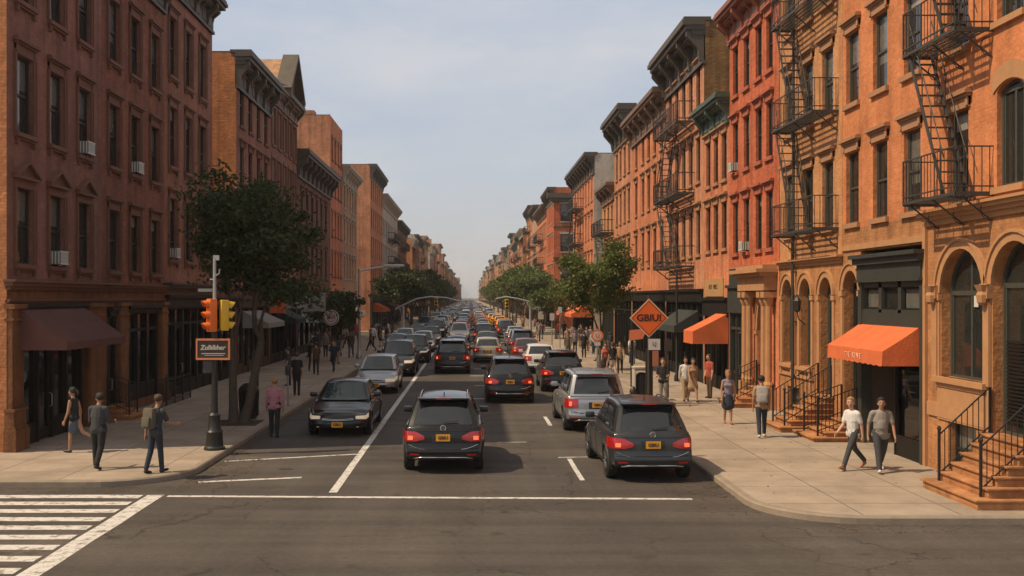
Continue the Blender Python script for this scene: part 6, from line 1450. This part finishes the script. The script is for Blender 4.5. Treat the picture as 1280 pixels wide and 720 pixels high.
    hands = []
    for s, (sh, el, out) in zip((-1, 1), g('arms', ((0, .3, .1), (0, .3, .1)))):
        S0 = U(s*.172*B, 0, .42); d1 = Vector((s*math.sin(out), math.sin(sh)*math.cos(out), -math.cos(sh)*math.cos(out))).normalized(); E = S0+d1*.29
        d2 = Vector((s*math.sin(out)*.3-s*g('inw', 0)*1.0, math.sin(sh+el), -math.cos(sh+el))).normalized(); Wp = E+d2*.255
        if sleeve == 'none': limb(S0, E, .048, .038, SK)
        elif sleeve == 'short': limb(S0, S0+d1*.20, .060, .056, TP); limb(S0+d1*.17, E, .044, .038, SK)
        else: limb(S0, E, .060, .050, TP)
        if sleeve == 'long': limb(E, Wp-d2*.03, .049, .038, TP)
        else: limb(E, Wp, .038, .026, SK)
        limb(Wp-d2*.03, Wp, .027, .025, SK)
        # hand: palm, four curled fingers, thumb
        fwd = Vector((0,1,0)); lat = d2.cross(Vector((1,0,0)) if abs(d2.x) < .8 else fwd).normalized(); lat = lat if lat.y > 0 else -lat; pn = lat.cross(d2).normalized(); pn = pn if pn.x*s < 0 else -pn
        palm = Wp+d2*.075
        for q in (-.024, 0, .024): limb(Wp+d2*.01+lat*q*.7, palm+lat*q, .018, .016, SK)
        if fingers:
            for q, L in ((-.033,.058),(-.011,.075),(.011,.080),(.033,.070)):
                a0 = palm+lat*q; a1 = a0+(d2*.9+pn*.25).normalized()*L*.5; a2 = a1+(d2*.55+pn*.8).normalized()*L*.5; limb(a0, a1, .0095, .009, SK); limb(a1, a2, .009, .0075, SK)
            t0 = Wp+d2*.02+lat*.024; t1 = t0+(lat*.8+d2*.7+pn*.3).normalized()*.042; limb(t0, t1, .013, .011, SK); limb(t1, t1+(d2*.9+pn*.4).normalized()*.03, .011, .009, SK)
        else: limb(palm, palm+d2*.06, .024, .014, SK)
    me = mb.mesh('body', [SKINS['light']]*4)
    tmp = bpy.data.objects.new('tmp_body', me); C.objects.link(tmp)
    rm = tmp.modifiers.new('r', 'REMESH'); rm.mode = 'VOXEL'; rm.voxel_size = voxel; rm.use_smooth_shade = True
    sm = tmp.modifiers.new('s', 'SMOOTH'); sm.factor = .5; sm.iterations = 2
    dg = bpy.context.evaluated_depsgraph_get(); dg.update(); out = bpy.data.meshes.new_from_object(tmp.evaluated_get(dg)); bpy.data.objects.remove(tmp); out.name = 'body'
    n = len(out.polygons); ctr = np.empty(n*3); out.polygons.foreach_get('center', ctr); ctr = ctr.reshape(-1, 3); best = np.full(n, 1e9); mi = np.zeros(n, int)
    for a, b, ra, rb, sx, m in prim:
        d = b-a; L2 = max(1e-9, d@d); t = np.clip(((ctr-a)@d)/L2, 0, 1); c = a+t[:,None]*d; q = ctr-c; q[:,0] /= sx; ds = np.linalg.norm(q, axis=1)-(ra+(rb-ra)*t); 
        k = ds < best; best[k] = ds[k]; mi[k] = m
    out.polygons.foreach_set('material_index', mi.astype(np.int32)); out.polygons.foreach_set('use_smooth', [True]*n)
    # hair
    h = MB(); c = hc+up*.045-fw*.020; o = len(h.v); h.ell((0,0,0), (.098,.108,.098), 18, 12)
    for i in range(o, len(h.v)):
        v = Vector(h.v[i]); f = v.y/.108
        if f > .55 and v.z < .045: v = v*.80       # hairline: tuck under the face
        if v.z < -.05 and f > -.2: v = v*.82
        v *= 1+.035*math.sin(v.x*190+v.z*140)*math.sin(v.y*170)
        h.v[i] = (c+sd_*v.x+fw*v.y+up*v.z)[:]
    if g('hair') == 'long':
        pts = [c-fw*.06, c-fw*.085-up*.09, c-fw*.08-up*.20]; h.tube([p[:] for p in pts], [.075, .075, .03], 12)
    if g('hair') == 'tail': pts = [c-fw*.10, c-fw*.15-up*.03, c-fw*.14-up*.16]; h.tube([p[:] for p in pts], [.03, .035, .012], 10)
    # eyes, brows and mouth, far too small to be more than dots at this distance
    f = MB()
    for s in (-1, 1): p = hc+fw*.088+sd_*s*.033+up*.022; f.ell(p[:], (.013,.008,.006), 8, 6, 0); p2 = p+up*.022+fw*.002; f.bar((p2-sd_*.016)[:], (p2+sd_*.016)[:], .008, .006, 1)
    p = hc+fw*.080-up*.062; f.bar((p-sd_*.022)[:], (p+sd_*.022)[:], .014, .008, 2)
    return out, h.mesh('hair', HAIR['brown'], 60), f.mesh('face', [M('eye', (.05,.04,.035), .3), HAIR['brown'], M('lips', (.30,.10,.08), .5)], 50), (U(0,-.13,.27), lean)
WALK = ((.42,.12),(-.30,.28)); WALK2 = ((-.34,.34),(.36,.08)); STAND = ((.03,.03),(-.03,.02)); ARMW = ((-.35,.25,.10),(.35,.35,.10)); ARMW2 = ((.32,.35,.10),(-.38,.2,.12)); ARMS = ((.05,.2,.12),(.0,.25,.12)); HOLD = ((.15,1.5,.10),(.1,1.35,.12))
def dress(meshes, x, y, face, label, skin, top, bottom, shoes, hair, h=1.75, group=None, z=.13, name='person'):
    """face: compass of the look direction, 0 = away from the camera, 180 = towards it, 90 = left"""
    body, hm, fm, bk = meshes; r = link(name, body, None, (x, y, z), R(face)); s = h/1.75; r.scale = (s, s, s)
    for i, mt in enumerate((skin, top, bottom, shoes)): r.material_slots[i].link = 'OBJECT'; r.material_slots[i].material = mt
    ho = link('hair', hm, r); ho.material_slots[0].link = 'OBJECT'; ho.material_slots[0].material = hair; link('face', fm, r)
    tag(r, label, 'person', group); return r
def backpack(r, bk, mat, label):
    p, lean = bk; b = link('backpack', None) if False else None
    m = MB(); m.rbox(-.15,-.15,-.24,.15,.0,.22,.06); m.rbox(-.11,-.20,-.20,.11,-.14,.02,.04)
    for s in (-1, 1): m.tube([(s*.09,-.02,.18),(s*.11,.10,.24),(s*.11,.22,.12),(s*.12,.18,-.12),(s*.10,.0,-.18)], .018, 6)
    o = m.build('backpack', mat, None, 50); bpy.context.view_layer.update(); o.matrix_world = r.matrix_basis @ Matrix.Translation(p) @ Matrix.Rotation(-lean, 4, 'X'); return tag(o, label, 'backpack')
K = {'black': cloth('black', (.014,.014,.015)), 'charcoal': cloth('charcoal', (.045,.047,.052)), 'navy': cloth('navy denim', (.022,.030,.045)), 'white': cloth('white', (.62,.60,.58)), 'grey': cloth('warm grey', (.26,.235,.205)), 'pink': cloth('dusty pink', (.40,.165,.20)),
     'olive': cloth('olive patterned', (.11,.095,.065)), 'denim': cloth('blue denim', (.07,.10,.14)), 'tan': cloth('tan', (.33,.22,.13)), 'lilac': cloth('lilac grey', (.22,.19,.25)), 'red': cloth('brick red', (.36,.07,.045)), 'brown': cloth('brown', (.10,.055,.035))}
shoe_b = M('dark shoe leather', (.02,.016,.013), .5, .2, 8); shoe_w = M('white trainers', (.6,.58,.55), .6, .15, 8); shoe_t = M('tan shoes', (.35,.14,.07), .6, .15, 8)
# near figures, each with its own pose
m_ = person_mesh({'legs': ((.10,.05),(-.14,.34)), 'arms': HOLD, 'lean': .03, 'head': (-.9,.0)}, sleeve='long', build=1.12)
dress(m_, *at(123, 23.15)[:2], -8, 'man in a charcoal jacket and black trousers standing on the sunlit left corner', SKINS['tan'], K['charcoal'], K['black'], shoe_b, HAIR['black'], 1.74)
m_ = person_mesh({'legs': ((-.10,.22),(.16,.06)), 'arms': ((-.25,.25,.22),(.45,.9,.18)), 'lean': .10, 'head': (-.3,.25)}, sleeve='short')
p_ = dress(m_, *at(194, 22.6)[:2], -28, 'man in dark jeans walking away near the left crosswalk, olive bag on his back', SKINS['tan'], K['charcoal'], K['navy'], shoe_b, HAIR['brown'], 1.76); backpack(p_, m_[3], K['olive'], 'olive patterned bag on the back of the man by the left crosswalk')
m_ = person_mesh({'legs': ((.15,.10),(-.45,.75)), 'arms': ((.1,.3,.15),(-.15,.2,.25)), 'lean': .05, 'hair': 'tail'}, True, sleeve='none', legs='shorts')
dress(m_, *at(93, 25.6)[:2], 75, 'woman in a black sleeveless top and denim shorts in the shade of the maroon awning', SKINS['tan'], K['black'], K['denim'], shoe_b, HAIR['black'], 1.66)
m_ = person_mesh({'legs': ((.12,.06),(-.14,.12)), 'arms': ((.05,.2,.16),(-.1,.25,.16)), 'lean': .03}, sleeve='long', build=1.08)
dress(m_, *at(343, 29.4)[:2], 5, 'person in a dusty pink shirt standing in the road by the left kerb', SKINS['tan'], K['pink'], K['black'], shoe_b, HAIR['fair'], 1.72, z=.004)
m_ = person_mesh({'legs': ((.50,.10),(-.36,.42)), 'arms': ((-.30,.2,.10),(.25,.55,.10)), 'lean': .05, 'head': (-.5,.0)}, sleeve='short', build=.96)
dress(m_, *at(1066, 23.1)[:2], 118, 'man in a white shirt and dark trousers walking towards the camera on the right', SKINS['light'], K['white'], K['charcoal'], shoe_t, HAIR['fair'], 1.74)
m_ = person_mesh({'legs': WALK2, 'arms': ((.1,.3,.22),(-.22,.3,.22)), 'lean': .03, 'belly': 1, 'head': (.2,.0)}, sleeve='short', build=1.12)
dress(m_, *at(1101, 22.75)[:2], 172, 'stocky man in a grey tee shirt and white trainers beside the orange awning shop', SKINS['tan'], K['grey'], K['charcoal'], shoe_w, HAIR['black'], 1.72)
m_ = person_mesh({'legs': ((-.20,.22),(.22,.05)), 'arms': ((.0,.25,.14),(.1,.3,.14)), 'lean': .06, 'head': (0,.2)}, sleeve='short')
p_ = dress(m_, *at(952, 28.4)[:2], -10, 'dark haired person in a tan shirt and navy jeans walking away before the amber stoop', SKINS['tan'], K['tan'], K['navy'], shoe_w, HAIR['black'], 1.74); backpack(p_, m_[3], M('light grey bag canvas', (.36,.34,.31), .85, .2, 9, .4), 'light grey bag on the back of the person before the amber stoop')
m_ = person_mesh({'legs': ((.18,.08),(-.15,.2)), 'arms': ((-.1,.3,.2),(.1,.3,.2)), 'lean': .02, 'hair': 'long'}, True, sleeve='none', legs='skirt')
dress(m_, *at(910, 31.4)[:2], 175, 'woman in a dark navy dress walking towards the camera on the right pavement', SKINS['tan'], K['lilac'], K['navy'], shoe_t, HAIR['fair'], 1.68)
m_ = person_mesh({'legs': STAND, 'arms': HOLD, 'lean': .02}, sleeve='short')
dress(m_, *at(829, 36.6)[:2], 160, 'person in black holding something behind the orange diamond sign', SKINS['light'], K['black'], K['grey'], shoe_b, HAIR['brown'], 1.74)
# repeating passers-by, lighter meshes
proto = [person_mesh({'legs': WALK, 'arms': ARMW}, voxel=.02, fingers=False), person_mesh({'legs': WALK2, 'arms': ARMW2}, voxel=.02, fingers=False, sleeve='long'), person_mesh({'legs': STAND, 'arms': ARMS}, voxel=.02, fingers=False),
         person_mesh({'legs': WALK, 'arms': ARMW, 'hair': 'long'}, True, voxel=.02, fingers=False, sleeve='none', legs='skirt'), person_mesh({'legs': ((.1,.1),(-.2,.3)), 'arms': ARMS, 'hair': 'long'}, True, voxel=.02, fingers=False, legs='shorts')]
mid = [(371, 40.5, 2, 0, 'black', 'black', 'figure all in black standing at the left kerb beyond the parking meter', None), (395, 51.5, 0, 10, 'brown', 'black', 'person in brown walking away in the shade of the left pavement', None), (390, 54, 1, 0, 'black', 'black', 'person in black next to the one in brown on the left pavement', None),
       (417, 53.5, 0, 170, 'navy', 'navy', 'person in navy walking towards the camera below the round ringed sign', None), (423, 60, 3, 0, 'charcoal', 'black', 'woman in a dark skirt by the round ringed sign, left pavement', None), (407, 66, 2, 180, 'grey', 'charcoal', 'person in grey standing deep on the left pavement by the shopfronts', None),
       (361, 45, 2, 90, 'charcoal', 'black', 'dim figure by the dark shopfronts behind the big left tree', None),
       (857, 38.3, 1, 175, 'white', 'tan', 'person in a white top and tan trousers of the strolling couple', None), (866, 38.0, 3, 185, 'tan', 'tan', 'woman in a tan skirt of the strolling couple', None), (887, 39.4, 2, 120, 'red', 'brown', 'person in brick red under the orange awning of the green corniced building', None),
       (775, 52, 1, 170, 'tan', 'black', 'person in a tan top and black trousers left of the leaning posts', None), (766, 50, 4, 10, 'black', 'grey', 'woman in black with bare legs under the sunlit tree', None), (757, 51, 3, 170, 'red', 'black', 'woman in a brick red top under the sunlit tree', None), (730, 66, 2, 0, 'black', 'black', 'person in black by the kerb left of the round orange sign', None), (742, 70, 1, 180, 'white', 'navy', 'person in white beyond the round orange sign', None), (790, 60, 0, 0, 'white', 'denim', 'person in white and blue jeans near the dark shopfronts right of the sunlit tree', None)]
for px, Y, k, fc, tp, bt, lab, gr in mid: dress(proto[k], at(px, Y)[0], Y, fc, lab, SKINS['tan'] if k % 2 else SKINS['light'], K[tp], K[bt], shoe_b, HAIR['black'] if k % 2 else HAIR['brown'], 1.72, gr)
rr = random.Random(77); kk = list(K)
for side, x0, x1, n in (('left', -10.8, -6.9, 30), ('right', 6.0, 9.8, 30)):
    for i in range(n):
        Y = 62+60*(i/n)**1.0*1.0+rr.uniform(0, 4) if i < n*.6 else rr.uniform(118, 210)
        if 104 < Y < 117: Y += 13
        tp = rr.choice(kk if side == 'right' else ['black','charcoal','navy','brown','grey','white','denim']); zone = 'before the second crossing' if Y < 110 else 'past the second crossing'
        dress(proto[rr.randrange(5)], rr.uniform(x0, x1), Y, rr.choice((0, 180, 170, 15, 90)), f'tiny far passer-by with a {tp} top on the {side} pavement {zone}', SKINS['tan'], K[tp], K[rr.choice(['black','navy','charcoal','tan','denim'])], shoe_b, HAIR['black'], rr.uniform(1.6, 1.8), f'passers-by with {tp} tops on the {side} pavement {zone}')
# ------------------------------------------------------------------ haze: one box of thin air round the whole place
hz = MB(); hz.box(-300, -60, -1.5, 300, 1650, 45)
hm = bpy.data.materials.new('thin haze'); hm.use_nodes = True; t = hm.node_tree; t.nodes.remove(t.nodes['Principled BSDF'])
pv = nd(t, 'ShaderNodeVolumePrincipled'); pv.inputs['Color'].default_value = (1.0,.96,.91,1); pv.inputs['Density'].default_value = .0003; pv.inputs['Anisotropy'].default_value = .2
t.links.new(pv.outputs[0], t.nodes['Material Output'].inputs['Volume'])
ho = hz.build('haze', hm); ho['kind'] = 'stuff'
